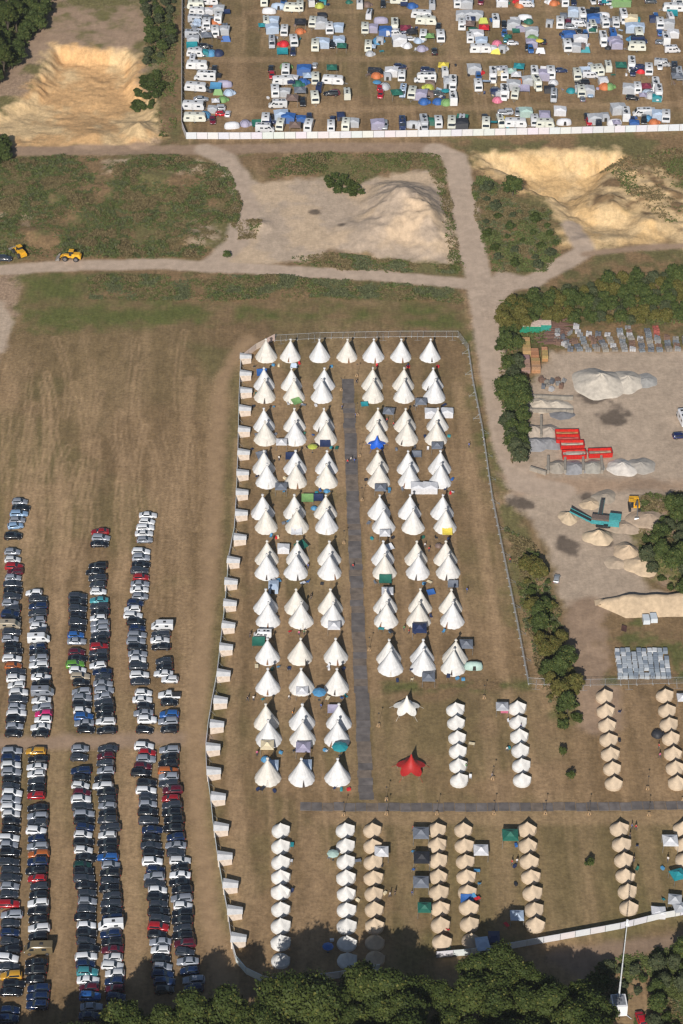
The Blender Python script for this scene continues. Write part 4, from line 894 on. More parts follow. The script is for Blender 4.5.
for px, py, row, c, fr in TIP:
    x, y = G(px, py, 0); y += 2.85
    tone = rt.choice((0, 0, 1, 2)); col = WT[tone]
    face = rt.choice([-90, -90, -80, -100, -60, -120, 90, 60])
    tr_ = place(rt.choice(('tipi_tent', 'tipi1', 'tipi2')), (x, y, hz(x, y) - .04), R(face), col, '%s canvas tipi, %s%s row, %s column' % (('bright white', 'cream', 'off-white')[tone], (fr + ' one of its pair, ') if fr else 'standing alone, ', row, c),
          'tipi', 'tipis of the white tent village', scale=(rt.uniform(.97, 1.03),) * 2 + (.95,), colors={'door': rt.choice(((.20, .10, .05), (.05, .04, .035), (.5, .48, .44)))}, name='tipi_tent')
    tr_.rotation_euler = (R(rt.uniform(-1, 1)), R(rt.uniform(-1, 1)), tr_.rotation_euler[2])
    TC.append((px, py))
# a pair of orange red letters like marks on the ninth row tipi: a red cloth on the canvas

# ================================================================ BELL TENTS
TAN = (.56, .445, .32); BW = (.67, .66, .635)
def bells(pts, col, cn, where, rz=0, face_other=False):
    for i, (px, py) in enumerate(pts):
        f_ = rt.uniform(.93, 1.04); c = tuple(v * f_ for v in col)
        x, y = G(px, py, .8)
        place(rt.choice(('bell_tent', 'bell1', 'bell2')), (x, y, hz(x, y)), R(rz + rt.uniform(-14, 14)), c, '%s bell tent, %s from the top of %s' % (cn, ordn(i + 1), where), 'bell tent', 'bell tents in short columns', scale=(rt.uniform(.93, 1.0), rt.uniform(.93, 1.0), rt.uniform(.94, 1.05)), colors={'door': tuple(v * .75 for v in c), 'pole_cap': c}, name='bell_tent')
def lerp(a, b, n): return [(a[0] + (b[0] - a[0]) * i / (n - 1), a[1] + (b[1] - a[1]) * i / (n - 1)) for i in range(n)]
bells([(280.5, y + .5) for y in (829, 845, 861, 875.5, 890.5, 907.7, 924.7, 941, 959)], BW, 'white', 'the leftmost bell tent column')
bells([(345 + i * .25, y + .5) for i, y in enumerate((829, 844.5, 860.5, 876.5, 892.5, 908.5, 924.7, 942, 959))], BW, 'white', 'the second white column from the left')
bells([(372 + i * .4, y + .5) for i, y in enumerate((829, 844.7, 861, 876.5, 892.5, 908, 924.7, 941, 957))], TAN, 'tan', 'the column beside the white ones')
bells([(436.2, 829), (437, 844.4), (437.5, 860), (438, 875.8), (438.6, 891.6), (439.6, 907.4), (440.2, 924), (441.7, 941)], TAN, 'tan', 'the column with gazebos on its left')
bells([(463.1, 829), (464, 844.8), (465, 860.7), (466, 876), (467, 891.3), (468.6, 906.6), (469.2, 923.2), (471, 940)], TAN, 'tan', 'the column with the blue sheet')
bells([(526.7, 829), (527.8, 844.8), (529, 860.7), (530.6, 876), (532.2, 892.4), (533.8, 909), (535.1, 924)], TAN, 'tan', 'the column next to the green gazebo')
bells([(619.2, 828), (621.4, 843.6), (623.3, 859.5), (625.1, 875), (627, 891), (628.6, 907)], TAN, 'tan', 'the column above the mast')
bells([(682.5, 828), (683.5, 844), (684.5, 859)], TAN, 'tan', 'the column cut by the right edge')
bells([(604, 696), (605.4, 710.5), (607, 724.5), (608.3, 739), (610.1, 753.5), (611.8, 768), (613.5, 782.7)], TAN, 'tan', 'the upper column beside the hedge')
bells([(664.5, 695), (666.7, 710), (668.5, 724), (670.6, 738), (672.8, 753), (674.8, 767.5), (676.7, 782.2)], TAN, 'tan', 'the upper column near the right edge')
bells([(455.2, 708.8), (455.8, 722.2), (456.9, 737), (457.5, 750.5), (458, 765), (459, 779.6)], BW, 'white', 'the white column by the red canopy')
bells([(516.8, 707.4), (517.8, 721.6), (519, 735.6), (520, 749.8), (521, 764.8), (521.8, 779.3)], BW, 'white', 'the white column with the checked cloth')
x, y = G(406.5, 710, .6); place('star_tent', (x, y, hz(x, y)), R(90), (.8, .78, .72), 'white star shaped canopy with a pointed peak on the open ground', 'canopy tent', scale=.86)
x, y = G(410.8, 769.5, .6); place('star_tent', (x, y, hz(x, y)), R(90), (.42, .018, .015), 'red star shaped canopy with a pointed peak', 'canopy tent', scale=.92)

# wedge tents along the left fence
WED = [(246, 359), (246, 376), (246.5, 393), (245.5, 411), (244.5, 432), (244, 455), (243, 475.5), (242.4, 495), (241.8, 515.6), (240.4, 540), (233.8, 563), (231.4, 584.5), (230.4, 606), (228.8, 628), (226.5, 650), (224, 676), (221, 703), (217.4, 727), (213.6, 750), (214.2, 774), (218.8, 799.5), (221.7, 830), (225.4, 859), (231, 887), (235.4, 913.5), (239, 941)]
for i, (px, py) in enumerate(WED):
    x, y = G(px, py, 1.0)
    place('wedge_tent', (x, y, hz(x, y)), R(rt.uniform(-3, 3)), (.66, .56, .47), 'cream wedge tent with white roof, %s from the top along the left fence' % ordn(i + 1), 'tent', 'wedge tents along the left fence',
          colors={'roof': (.68, .68, .68), 'door': (.60, .50, .40)}, scale=.93)

# ================================================================ AWNINGS AND GAZEBOS AMONG THE TIPIS
CL = {'W': ((.66, .67, .70), 'white'), 'g': ((.17, .19, .23), 'grey'), 'G': ((.02, .14, .10), 'dark green'), 'b': ((.03, .12, .38), 'blue'), 'n': ((.02, .035, .10), 'navy'), 't': ((.02, .26, .30), 'teal'),
      'l': ((.42, .52, .66), 'pale blue'), 'y': ((.45, .5, .08), 'lime yellow'), 'Y': ((.75, .6, .08), 'yellow'), 'o': ((.55, .17, .06), 'orange'), 'r': ((.6, .02, .03), 'red'), 'p': ((.36, .34, .46), 'lilac grey'), 'k': ((.025, .027, .035), 'black'),
      'c': ((.72, .62, .42), 'cream'), 'm': ((.22, .03, .06), 'maroon'), 'v': ((.18, .34, .12), 'bright green'), 'B': ((.08, .27, .48), 'sky blue'), 's': ((.45, .47, .50), 'silver grey'), 'N': ((.20, .14, .12), 'brown'), 'P': ((.7, .2, .3), 'pink'), 'L': ((.40, .55, .50), 'mint')}
GAZ = [ # kind, px, py, colour, scale, rot, label
 ('tarpaulin', 262, 372.5, 'b', .9, 5, 'blue tarpaulin behind the rear tipi of the second row, outer left'),
 ('tarpaulin', 296.5, 401, 'v', .8, 30, 'green sheet in front of the second row tipi, middle left'),
 ('ridge_tent', 294, 365, 'l', .7, 0, 'pale blue small tent between the top two tipi rows'),
 ('gazebo', 281.5, 441.5, 'W', .95, 0, 'white gazebo joining two tipis in the third row'),
 ('tarpaulin', 325, 443.5, 'n', .85, 0, 'navy sheet in front of the third row tipi, inner left'),
 ('parasol', 312.5, 446, 'y', 1.0, 0, 'lime yellow parasol left of the navy sheet'),
 ('gazebo', 421, 401, 'g', 1.0, 0, 'grey gazebo between second row tipis, right side'),
 ('tarpaulin', 364.5, 404, 't', .6, 10, 'small teal sheet beside the grey roadway'),
 ('gazebo', 388.8, 410.5, 'g', 1.0, -8, 'grey gazebo behind the third row tipi, inner right'),
 ('awning_tent', 431, 412, 'W', .95, 90, 'white awning left of the third row tipi, outer right'),
 ('awning_tent', 447, 411.5, 'W', .95, 90, 'white awning right of the third row tipi, outer right'),
 ('star_tent', 376.8, 445.5, 'b', .66, 90, 'bright blue pointed sheet before the third row tipi'),
 ('gazebo', 437.3, 445, 'g', 1.0, 0, 'grey gazebo before the third row tipi, outer right'),
 ('tarpaulin', 291, 456, 'n', .9, 0, 'navy sheet left of the fourth row tipi'),
 ('tarpaulin', 262, 455, 'g', .9, 20, 'grey sheet behind the fourth row tipi, outer left'),
 ('gazebo', 281, 486, 'g', 1.0, 0, 'grey gazebo between two fourth row tipis, left side'),
 ('tarpaulin', 307.5, 498, 'v', .95, 0, 'green sheet between the fifth row tipis'),
 ('tarpaulin', 318, 497.5, 'n', .85, 0, 'navy sheet touching the green one'),
 ('dome_tent', 314, 507.5, 'B', .55, 0, 'small sky blue dome tent below the green and navy sheets'),
 ('dome_tent', 326.5, 490.5, 'B', .5, 0, 'tiny sky blue dome in front of a fourth row tipi'),
 ('tarpaulin', 416.5, 454, 'g', .8, 0, 'grey sheet behind the fourth row tipi, middle right'),
 ('gazebo', 380.5, 487, 'g', 1.0, 0, 'grey gazebo before the fourth row tipi, inner right'),
 ('awning_tent', 418, 486.5, 'W', 1.05, 90, 'left half of a long white canopy in the fourth row'),
 ('awning_tent', 430.5, 486.5, 'W', 1.05, 90, 'right half of a long white canopy in the fourth row'),
 ('tarpaulin', 447.3, 531.5, 'Y', .8, 0, 'yellow sheet before the fifth row tipi, outer right'),
 ('gazebo', 385, 532.5, 'W', .9, 0, 'white gazebo before the fifth row tipi, inner right'),
 ('tarpaulin', 296.5, 531, 'W', .85, 0, 'white sheet before the fifth row tipi, middle left'),
 ('awning_tent', 283.5, 547.5, 'W', .85, 90, 'small white cabin tent between sixth row tipis'),
 ('tarpaulin', 301, 545.5, 'G', 1.0, -60, 'dark green sheet beside the small white cabin tent'),
 ('tarpaulin', 389, 547, 'W', .7, 30, 'white sheet beside the sixth row tipi, inner right'),
 ('dome_tent', 438.5, 545, 'N', .6, 0, 'brown dome left of the sixth row tipi, outer right'),
 ('awning_tent', 273.5, 586, 'l', .9, 0, 'pale blue tent behind the seventh row tipi'),
 ('tarpaulin', 385.3, 579, 'G', .95, 0, 'dark green sheet before the sixth row tipi, inner right'),
 ('gazebo', 387.5, 590.5, 'W', .95, 0, 'white gazebo below the dark green sheet'),
 ('tarpaulin', 453, 584, 'g', .8, 0, 'grey sheet behind the seventh row tipi, outer right'),
 ('tarpaulin', 431, 592, 'b', .6, 20, 'small blue sheet between the seventh row tipis'),
 ('tarpaulin', 258.5, 641.5, 'G', .95, 0, 'dark green sheet below the outer left seventh row tipi'),
 ('gazebo', 334, 625, 'W', 1.0, 0, 'white gazebo before the seventh row tipi, inner left'),
 ('gazebo', 419.5, 627.5, 'n', 1.15, 0, 'navy gazebo before the seventh row tipi, middle right'),
 ('gazebo', 428.6, 676.5, 'g', 1.0, 0, 'grey gazebo before the eighth row tipi, middle right'),
 ('gazebo', 466.3, 643.5, 'g', 1.05, 0, 'grey gazebo right of the eighth row tipi'),
 ('tunnel_tent', 473.5, 665, 'L', .95, 0, 'mint green tunnel tent right of the eighth row tipis'),
 ('parasol', 319.3, 691.5, 'B', 1.25, 0, 'sky blue parasol between two ninth row tipis'),
 ('gazebo', 302, 690, 'W', .95, 0, 'white gazebo before the ninth row tipi, middle left'),
 ('gazebo', 267.2, 744.5, 'c', 1.0, 0, 'cream gazebo before the tenth row tipi'),
 ('gazebo', 303.2, 746.5, 'p', 1.1, 0, 'lilac grey gazebo before the tenth row tipi'),
 ('parasol', 340, 746, 't', 1.4, 0, 'teal parasol before the tenth row tipi'),
 ('tarpaulin', 333.5, 709, 'p', .85, 0, 'lilac grey sheet behind the tenth row tipi'),
 ('dome_tent', 265.3, 758.5, 'B', .65, 0, 'sky blue dome behind the bottom row tipi'),
 ('awning_tent', 273.2, 766, 'l', .85, 0, 'pale blue tent behind the outer left bottom row tipi'),
 ('awning_tent', 306.5, 765.5, 'l', .85, 0, 'pale blue tent behind the middle bottom row tipi'),
 ('gazebo', 381.5, 851, 'W', 1.0, 0, 'white gazebo right of the second tan tent'),
 ('gazebo', 421, 832.5, 'g', 1.15, 0, 'topmost grey gazebo left of a tan column'),
 ('gazebo', 421.7, 857, 'k', 1.15, 0, 'black gazebo left of a tan column'),
 ('gazebo', 421, 881.5, 'g', 1.1, 0, 'lower grey gazebo left of a tan column'),
 ('gazebo', 424.5, 907, 'G', .95, 0, 'dark green gazebo left of a tan column'),
 ('gazebo', 481, 849.5, 'W', 1.05, 0, 'white gazebo right of the tan column with the blue sheet'),
 ('tarpaulin', 466.2, 898.6, 'b', .75, 0, 'left blue sheet before a tan bell tent'),
 ('tarpaulin', 472.2, 897.5, 'B', .6, 30, 'right blue sheet before a tan bell tent'),
 ('awning_tent', 482.5, 945, 'l', 1.0, 10, 'pale tent in the shade near the wood'),
 ('awning_tent', 494, 938, 'n', .85, 0, 'navy tent in the shade near the wood'),
 ('gazebo', 510.3, 834.5, 'G', 1.15, 0, 'dark green gazebo touching a tan bell tent'),
 ('gazebo', 517, 915, 'l', .95, 0, 'pale blue gazebo in the shade near the white fence'),
 ('gazebo', 670.3, 840, 'W', 1.1, 0, 'white gazebo near the right edge'),
 ('gazebo', 678, 874, 't', 1.0, 20, 'teal gazebo at the right edge'),
 ('gazebo', 675, 899, 's', .95, -8, 'silver grey gazebo near the right end of the fence'),
 ('gazebo', 680, 907, 's', .9, 10, 'silver grey gazebo at the very edge by the fence'),
 ('awning_tent', 658.5, 911.5, 'W', .85, 90, 'white tent against the white fence'),
 ('dome_tent', 657.5, 733, 'k', .9, 0, 'black dome tent beside the upper right tan column'),
 ('gazebo', 502.3, 706, 's', .95, 0, 'silver gazebo beside the top white bell tent'),
 ('tarpaulin', 504.5, 710.5, 'P', .55, 0, 'red and white checked cloth beside the top white bell tent'),
 ('parasol', 328, 946, 'b', .9, 0, 'blue parasol in the shade at the bottom'),
 ('parasol', 333, 853, 'L', 1.0, 0, 'mint parasol left of the second white column'),
 ('gazebo', 683, 697, 'W', .9, 0, 'white gazebo at the right edge above the tan tents'),
]
for kind, px, py, c, s_, rz, lab in GAZ:
    zz = {'gazebo': 2.2, 'tarpaulin': 1.4, 'awning_tent': 1.4, 'dome_tent': .6, 'parasol': 2.1, 'ridge_tent': .6, 'tunnel_tent': .8, 'star_tent': .9}[kind] * s_
    x, y = G(px, py, zz); col = (.015, .12, .62) if kind == 'star_tent' else CL[c][0]
    place(kind, (x, y, hz(x, y)), R(rz), col, lab, {'gazebo': 'gazebo', 'tarpaulin': 'tarpaulin', 'parasol': 'parasol'}.get(kind, 'tent'), scale=s_)

# ================================================================ FAR CAMP
NM = {'C': ('caravan', 1.3, 'caravan'), 'E': ('long_caravan', 1.3, 'caravan'), 'M': ('motorhome', 1.45, 'motorhome'), 'V': ('camper_van', 1.2, 'van'), 'K': (None, .75, 'car'), 'A': ('awning_tent', 1.3, 'tent'), 'D': ('dome_tent', .6, 'tent'),
      'G': ('gazebo', 2.0, 'gazebo'), 'U': ('tunnel_tent', .8, 'tent'), 'T': ('tarpaulin', 1.3, 'tarpaulin'), 'R': ('ridge_tent', .6, 'tent'), 'P': ('parasol', 2.0, 'parasol')}
FAR = """
Ce195.5,5.3W Ce210,1.2W Ce197,11.6W De212.5,8.6o An218.5,9s Cn218.5,18W Ve197,19.2s Cn206.8,24W De214,22.5o De195.5,24l Kn194.5,29s Cn215,32W An223.5,30s Re226,38.6b Ve194,34.5s Gn206.5,36g An193,39.6s Te191.9,46t Ke205,46k Ce195,53W Kn203.7,52k De211,52.7B De218.2,52.7n Ee197,65.5W Kn214.5,69k
Me205,76W Ee195.8,87.4W Ke207,89k Ke201,98.5s Ee193.2,106W Ee194.8,117.7W De204.8,114.5B Te215.6,86.7B Ue224.8,83.4p Re218.2,92v De222.8,98.8v De229,92l Ke218.2,107.8S Ke222,113.5R Kn212.5,120m Ue232,125W De245.2,123p Te257.7,124G Cn265.6,120W
Cn264,1W Ue269.2,10.3W Ue278.4,6l Kn283.7,1.5b Ce292,8W Cn300,6.5W Vn311,1W Kn319.3,1k De319.6,5y Vn266,21W An272.5,21l An272,28.5l Vn271.9,42.5s Cn284.4,31W De283.7,43.2r Te282.4,52t Cn293.6,41.5W Kn293,51.4n Gn300.2,23k De300,30.5o Cn312.7,22.4W An320.6,23.7s Cn329.2,29W An337.7,27l Cn315.3,45.5W An322.6,43l Kn332.5,44k An339,40.5l Gn341.7,46G
Kn271,68k Kn272,75R Cn285.7,71W De285.7,66v Ee283,81W Cn275,91.4W An284.4,92s Ve277.8,104W An304,70b Cn315.3,79W Gn308,76l De298,83.5G De303,81.5b Gn300,91.4g Gn292.3,99.3N Kn302.8,102k Cn314.7,98W Gn331.8,68G Ee333,80.5W Ke331,93k De335,92m Vn347,93.5W Ve265,128W Cn280.4,125W An288.3,117.8b An281,115l Gn295,126N Cn308.7,125.6W Kn309.4,118n Cn331,126W Kn332.5,118.5n Cn346,124.5W An353,122s
Vn359.5,3.3W De367,4N Kn383,4k Ce398.6,0W De411.8,5.3b Ee421.7,14.8W Ee426,21W Cn365,28.5W An372.3,27.7p Ue381,19.8p An385.5,31b De378,40.5B Cn368.3,46W De370,53s Mn394.7,26.4W An399.3,40.8W De407.2,45W Gn405.5,29m Gn411.5,32k Cn423.3,35W De421.7,48p De418.4,40l
De374,71s De376.5,75o Pn377,82.5B Kn379.8,87R Kn380.5,94R De384.5,86s An391.4,71.6W Cn401.7,76W Ke400,66n Gn396.7,93.3G Vn403,91.4l Me425,78W Ke427.6,69.5n Cn412.2,93.3W An420.4,94.6p Kn427,93.5k De424,101b De428.5,86.5y An377.5,124p Kn384.8,125s Vn402.3,123.6n Ue413.4,124.3s Kn424.3,122.3S
Vn431.9,4s Cn456.9,2.6W An466,3.5s Kn480.9,1m Cn499.7,0W An462.5,15.5s An469.5,15.5s An476.5,15.5s Cn461.9,24.6W Gn469.5,24.5N Re483.2,20.4y Mn495.4,20.4W Kn504.3,24k Kn438.4,26.4k Cn440.4,37W Kn434.5,51k Gn429.5,36v Gn484,28.3r Cn470,37.5W An476.7,35W An481.3,41l Ee480.5,49W Dn497,42.8P Re495.8,51Y De502.3,48.2W Kn504.3,33b Kn506,39t
Gn443.5,66Y Vn444.5,71W Ae449,82.8s Mn452.8,84W Mn453,98W De437.8,101b De446,102v Ke437.8,93.3g Pn445.5,91t An474,69s De479.3,71.6r Cn478,86W Kn478.5,76b Te485.2,82l Mn492.9,75.5W Gn502,74c Mn504.3,91W De495,89.4g Dn497.5,99.5P Mn424,123.5s Cn438.2,122W Cn451.6,123W Te462.2,118.6G An460.2,124.5k Kn485.2,117k Cn485.9,124W Te493.8,123t Ke505,112.4S Pn501,118Y Vn500.5,122W
An502,2W De518,1r De519.8,4.5o An528,2l De550,1W De553.8,2.5o Cn564.6,1.5W Kn573.8,2n Ue525,17.5W De529,21G An513.8,25s Ue523,28c An531.6,32s De532,37.5v An531.6,43p Pn539.5,41Y Re540.6,50.5W Kn528,47k Kn530.5,49b Cn560,23W Kn568,21m Kn573,22k Ke571,27s Kn564,35b An569.5,35b Cn567.2,46.5W An575,47s Mn582.3,16W An574.4,12l Kn588,13k An580.4,40W De582.5,45W Re585.6,49.4t Kn579,31k Kn585.6,34b
Cn504,75W Gn511,72L Gn516,75W Gn519,67t Mn534.3,72.5W An528.3,80.5s Mn536.9,83.5W De522.4,80.7o Mn504.3,93W An513.5,85s Te524,89p Cn515.5,94W An542.8,75p Cn550.7,73W Dn553.4,82W Kn552,87.4k Vn553.8,96s Cn577,75W Te585,71l Ke582.3,82k Cn581,92W An587,91s De571,90t Ke506,111.8S Kn517.8,112s An525.7,112L Ee515.5,123.5W Cn534.5,121W Ae544.5,117p Ce545,124.5W An560,110.5W Ue564,121.5W Kn587,116k Kn589,121.5R An594.6,119s
Kn593,1W Kn601,1n Cn609,0W An617,2v An625,2v Ke650.6,1g Cn678.3,0W Kn592,11k Kn597,12k An593.3,18.6b Vn593.3,27W Ue603,15W Cn604.5,23W Cn615.7,23W Mn623.6,17W An630.8,19.8c An632,27.7l An638,27.7l Cn638.7,34.5W De632.5,38.5B Ce636.8,47W Mn603.2,39.5W Vn612.4,33b An614,41p An617,44p Ee673,8W Te672.3,13.8t Cn659.8,24W An667.7,24.4s Mn665.8,38.2W An673,33W Kn660,32b Te670.4,47v Kn656,17b
Cn594,71W Cn599.2,70W Ae603.2,81W De604.5,86o De609,86v Kn590.5,93l Vn608,66W Mn631.5,65W Kn632.8,72n Gn621,66G Cn648.6,70W De640.7,69.6r An629.5,88.7s Cn637.4,88W Ke632.2,97.5k Gn646,86.5m De647,92l Mn655.5,84W Mn658.5,93W De650,95s Vn674.3,69k Vn679,74s Gn677,77g Kn660,66W An618.3,109s Mn625.8,113.7W Ue614.4,122W Kn632,121.5n Ve642,112.4W An649,112s Kn644,119.5k De647.5,117.5B An658.5,115l Cn665.8,117W De654,121.5o
"""
PH = [('caravan', 'C')]
import re
recs = []
for it in FAR.split():
    m_ = re.match(r'([A-Z])([a-z])([\d.]+),([\d.]+)([A-Za-z])$', it)
    recs.append([m_[1], m_[2], float(m_[3]), float(m_[4]), m_[5]])
def band(y): return 'row at the top edge' if y < 12 else 'upper row' if y < 56 else 'middle row' if y < 103 else 'row by the white fence'
def blockn(x): return 'far left' if x < 248 else 'second' if x < 350 else 'third' if x < 450 else 'fourth' if x < 553 else 'fifth'
rf = random.Random(9); seen = {}; desc = []
recs.sort(key=lambda r: (r[2], r[3]))
for t, o, px, py, c in recs:
    kind, zc, cat = NM[t]
    if t == 'K': kind = rf.choice(['hatchback', 'estate_car', 'saloon_car', 'suv'])
    cn = CARCOL[c][1] if (t == 'K' and c in CARCOL and c in 'WSKRBM') else CL[c][1] if c in CL else CARCOL[c][1]
    noun = {'C': 'caravan', 'E': 'long caravan', 'M': 'motorhome', 'V': 'van', 'K': 'car', 'A': 'awning tent', 'D': 'dome tent', 'G': 'gazebo', 'U': 'tunnel tent', 'T': 'tarpaulin', 'R': 'ridge tent', 'P': 'parasol'}[t]
    k = (cn, noun, band(py), blockn(px)); seen.setdefault(k, []).append(1); desc.append((k, len(seen[k]), kind, zc, cat))
for (t, o, px, py, c), (k, n_, kind, zc, cat) in zip(recs, desc):
    tot = len(seen[k]); cn, noun, bd, bl = k
    lab = '%s %s in the %s block, %s' % (cn, noun, bl, bd) if tot == 1 else '%s %s, %s from left in the %s block, %s' % (cn, noun, ordn(n_), bl, bd)
    x, y = G(px, py, zc)
    rz = (0 if o == 'e' else -90) + rf.gauss(0, 4) + (180 if rf.random() < .35 else 0)
    if t == 'K': col = {'W': (.7, .7, .7), 'S': (.42, .44, .47), 'k': (.015, .016, .02), 'n': (.02, .03, .08), 'b': (.03, .12, .35), 's': (.3, .32, .35), 'R': (.45, .01, .02), 'm': (.16, .01, .03), 'g': (.08, .09, .1), 'l': (.25, .36, .5), 't': (.03, .2, .25), 'G': (.02, .1, .07)}.get(c, (.3, .3, .3))
    else: col = CL.get(c, CL['s'])[0]
    if t in 'CEMV' and c == 'W': f_ = rf.uniform(.88, 1.0); col = (.70 * f_, .71 * f_, (.72 if rf.random() < .7 else .62) * f_)
    s_ = {'K': 1.08, 'C': rf.uniform(1.04, 1.2), 'E': 1.1, 'M': 1.1, 'V': 1.12, 'A': rf.uniform(1.1, 1.4), 'D': rf.uniform(1.0, 1.3), 'G': rf.uniform(1.05, 1.3), 'U': rf.uniform(1.05, 1.25), 'T': 1.15, 'R': 1.1, 'P': 1.1}[t]
    extra = {'door': tuple(v * .8 for v in col)} if t in 'CEM' else {}
    if t == 'A': extra = {'roof': tuple(min(1, v * 1.05) for v in col), 'walls': tuple(v * .85 + .05 for v in col)}
    place(kind, (x, y, hz(x, y)), R(rz), col, lab, cat, {'car': 'cars in the far camp', 'caravan': 'caravans in the far camp', 'motorhome': 'motorhomes in the far camp', 'van': 'vans in the far camp'}.get(cat, 'tents and awnings in the far camp'), scale=s_, colors=extra)
# small tents, tables and boxes packed in between the vehicles of the far camp
CLN = {}
for t, o, px, py, c in recs:
    for k in range(rf.choice((0, 0, 1, 1, 2))):
        kk = rf.choice(['cool_box', 'camping_table', 'camping_chair', 'dome_tent', 'gazebo', 'tarpaulin', 'awning_tent', 'awning_tent', 'hatchback', 'camper_van'])
        cc = rf.choice('WWWglkntsssspcGNWb'); bx, by = px + rf.uniform(-12, 12), py + rf.uniform(-7, 8)
        if kk in ('dome_tent', 'gazebo', 'tarpaulin') and rf.random() < .3: kk = 'cool_box'
        if kk in ('hatchback', 'camper_van'): cc = rf.choice('WWskng')
        if not (188 < bx < 690 and by < 128) or 228 < bx < 256 and by < 112 or min(abs(by - 9.5), abs(by - 57.5), abs(by - 107)) < 2.5: continue
        x, y = G(bx, by, .5); nm_ = kk.replace('_', ' '); key = (kk, cc, blockn(bx), band(by)); CLN[key] = CLN.get(key, 0) + 1
        place(kk, (x, y, hz(x, y)), rf.uniform(0, 6.28) if kk[-4:] in ('_box', 'able', 'hair') else R(rf.choice((0, 90)) + rf.uniform(-9, 9)), CL[cc][0], 'small %s %s, the %s such, %s block, %s' % (CL[cc][1], nm_, ordn(CLN[key]), key[2], key[3]),
              {'dome_tent': 'tent', 'awning_tent': 'tent', 'hatchback': 'car', 'camper_van': 'van'}.get(kk, nm_), 'small gear between the vehicles of the far camp', scale={'gazebo': .85, 'dome_tent': .75, 'tarpaulin': .8, 'awning_tent': .9, 'hatchback': 1.0, 'camper_van': 1.0}.get(kk, 1.3), colors={'walls': tuple(v * .85 + .04 for v in CL[cc][0])})
# car trapped between the tipis and vehicles near the yard
x, y = G(262.5, 633.5, 1.0); place('camper_van', (x, y, hz(x, y)), R(180), (.78, .79, .8), 'white camper van parked between tipis on the left side', 'van', scale=.8)
x, y = G(4.5, 258, .8); place('suv', (x, y, hz(x, y)), R(0), (.03, .04, .06), 'dark suv on the gravel track beside the yellow loader', 'car')
x, y = G(641, 1018, .8); place('hatchback', (x, y, hz(x, y)), R(100), (.45, .01, .02), 'red car among the bushes right of the mast cabin', 'car')
# ================================================================ FENCES
def along(pts, step):
    """panels of about the given length along a polyline of ground points"""
    out = []
    for a, b in zip(pts[:-1], pts[1:]):
        a, b = Vector(a), Vector(b); n = max(1, round((b - a).length / step))
        for i in range(n): out.append((a.lerp(b, i / n), a.lerp(b, (i + 1) / n)))
    return out
def hoarding(name, pts, step, h, label, col, thick=.06):
    root = link(name, None, None, (*pts[0], hz(*pts[0]))); reg(root, label, 'fence')
    base = Vector((*pts[0], hz(*pts[0])))
    for a, b in along(pts, step):
        L_ = (b - a).length; c = (a + b) / 2; ang = math.atan2(b.y - a.y, b.x - a.x)
        mb = MB(); mb.box((0, 0, .04), (L_ - .14, thick, h - .04)); mb.box((0, -.02, h), (L_ - .04, thick + .05, .06)); 
        link('panel', mb.mesh('hoarding_panel', M['shell']), root, (c.x - base.x, c.y - base.y, hz(c.x, c.y) - base.z), ang + R(rnd.uniform(-.4, .4)), tuple(v * rnd.uniform(.93, 1.03) for v in col))
    m_ = MB()
    for a, b in along(pts, step):
        n_ = Vector((-(b - a).y, (b - a).x)).normalized(); z0 = hz(a.x, a.y) - base.z; p = a - Vector(base[:2])
        m_.tube((p.x, p.y, z0), (p.x, p.y, z0 + h + .05), .045, n=6)
        m_.tube((p.x + n_.x * .1, p.y + n_.y * .1, z0 + h * .8), (p.x + n_.x * 1.2, p.y + n_.y * 1.2, z0), .03, n=5)
    link('posts', m_.mesh('fence_posts', M['steel']), root)
WHT = (.64, .65, .67)
hoarding('fence', GP([(186, 139), (240, 139.2), (340, 138), (440, 136.5), (560, 134), (690, 130.5)]), 3.6, 2.35, 'long white panel fence along the near side of the far camp', WHT)
hoarding('fence', GP([(182.5, -20), (182, 60), (182, 128), (186, 138.5)]), 3.6, 2.2, 'white panel fence down the left side of the far camp', WHT)
hoarding('fence', GP([(241, 362), (256, 350), (275, 340)]), 3.0, 2.0, 'short pale fence at the top left corner of the tipi village', (.62, .52, .46))
LF = [(241, 362), (239.2, 400), (238, 455), (236.5, 500), (234.5, 532), (229, 560), (225.5, 605), (221.5, 640), (217.5, 676), (212.5, 703), (208.5, 727), (206, 750), (206.8, 775), (210.5, 800), (213.5, 829), (217.5, 858), (222.5, 887), (227.5, 914), (231.5, 944)]
hoarding('fence', GP(LF), 3.5, 1.7, 'pale narrow fence running down behind the wedge tents', (.62, .66, .68))
hoarding('fence', GP([(231.5, 946), (236, 962), (246, 974), (262, 982), (280, 985), (310, 982), (340, 978), (360, 974), (380, 971)]), 3.5, 2.0, 'curved white fence at the bottom left corner beside the wood', (.74, .78, .80))
hoarding('fence', GP([(436, 958), (470, 955), (510, 949), (560, 940), (620, 929), (660, 919), (700, 912)]), 3.6, 1.85, 'white panel fence along the bottom right of the camp', WHT)
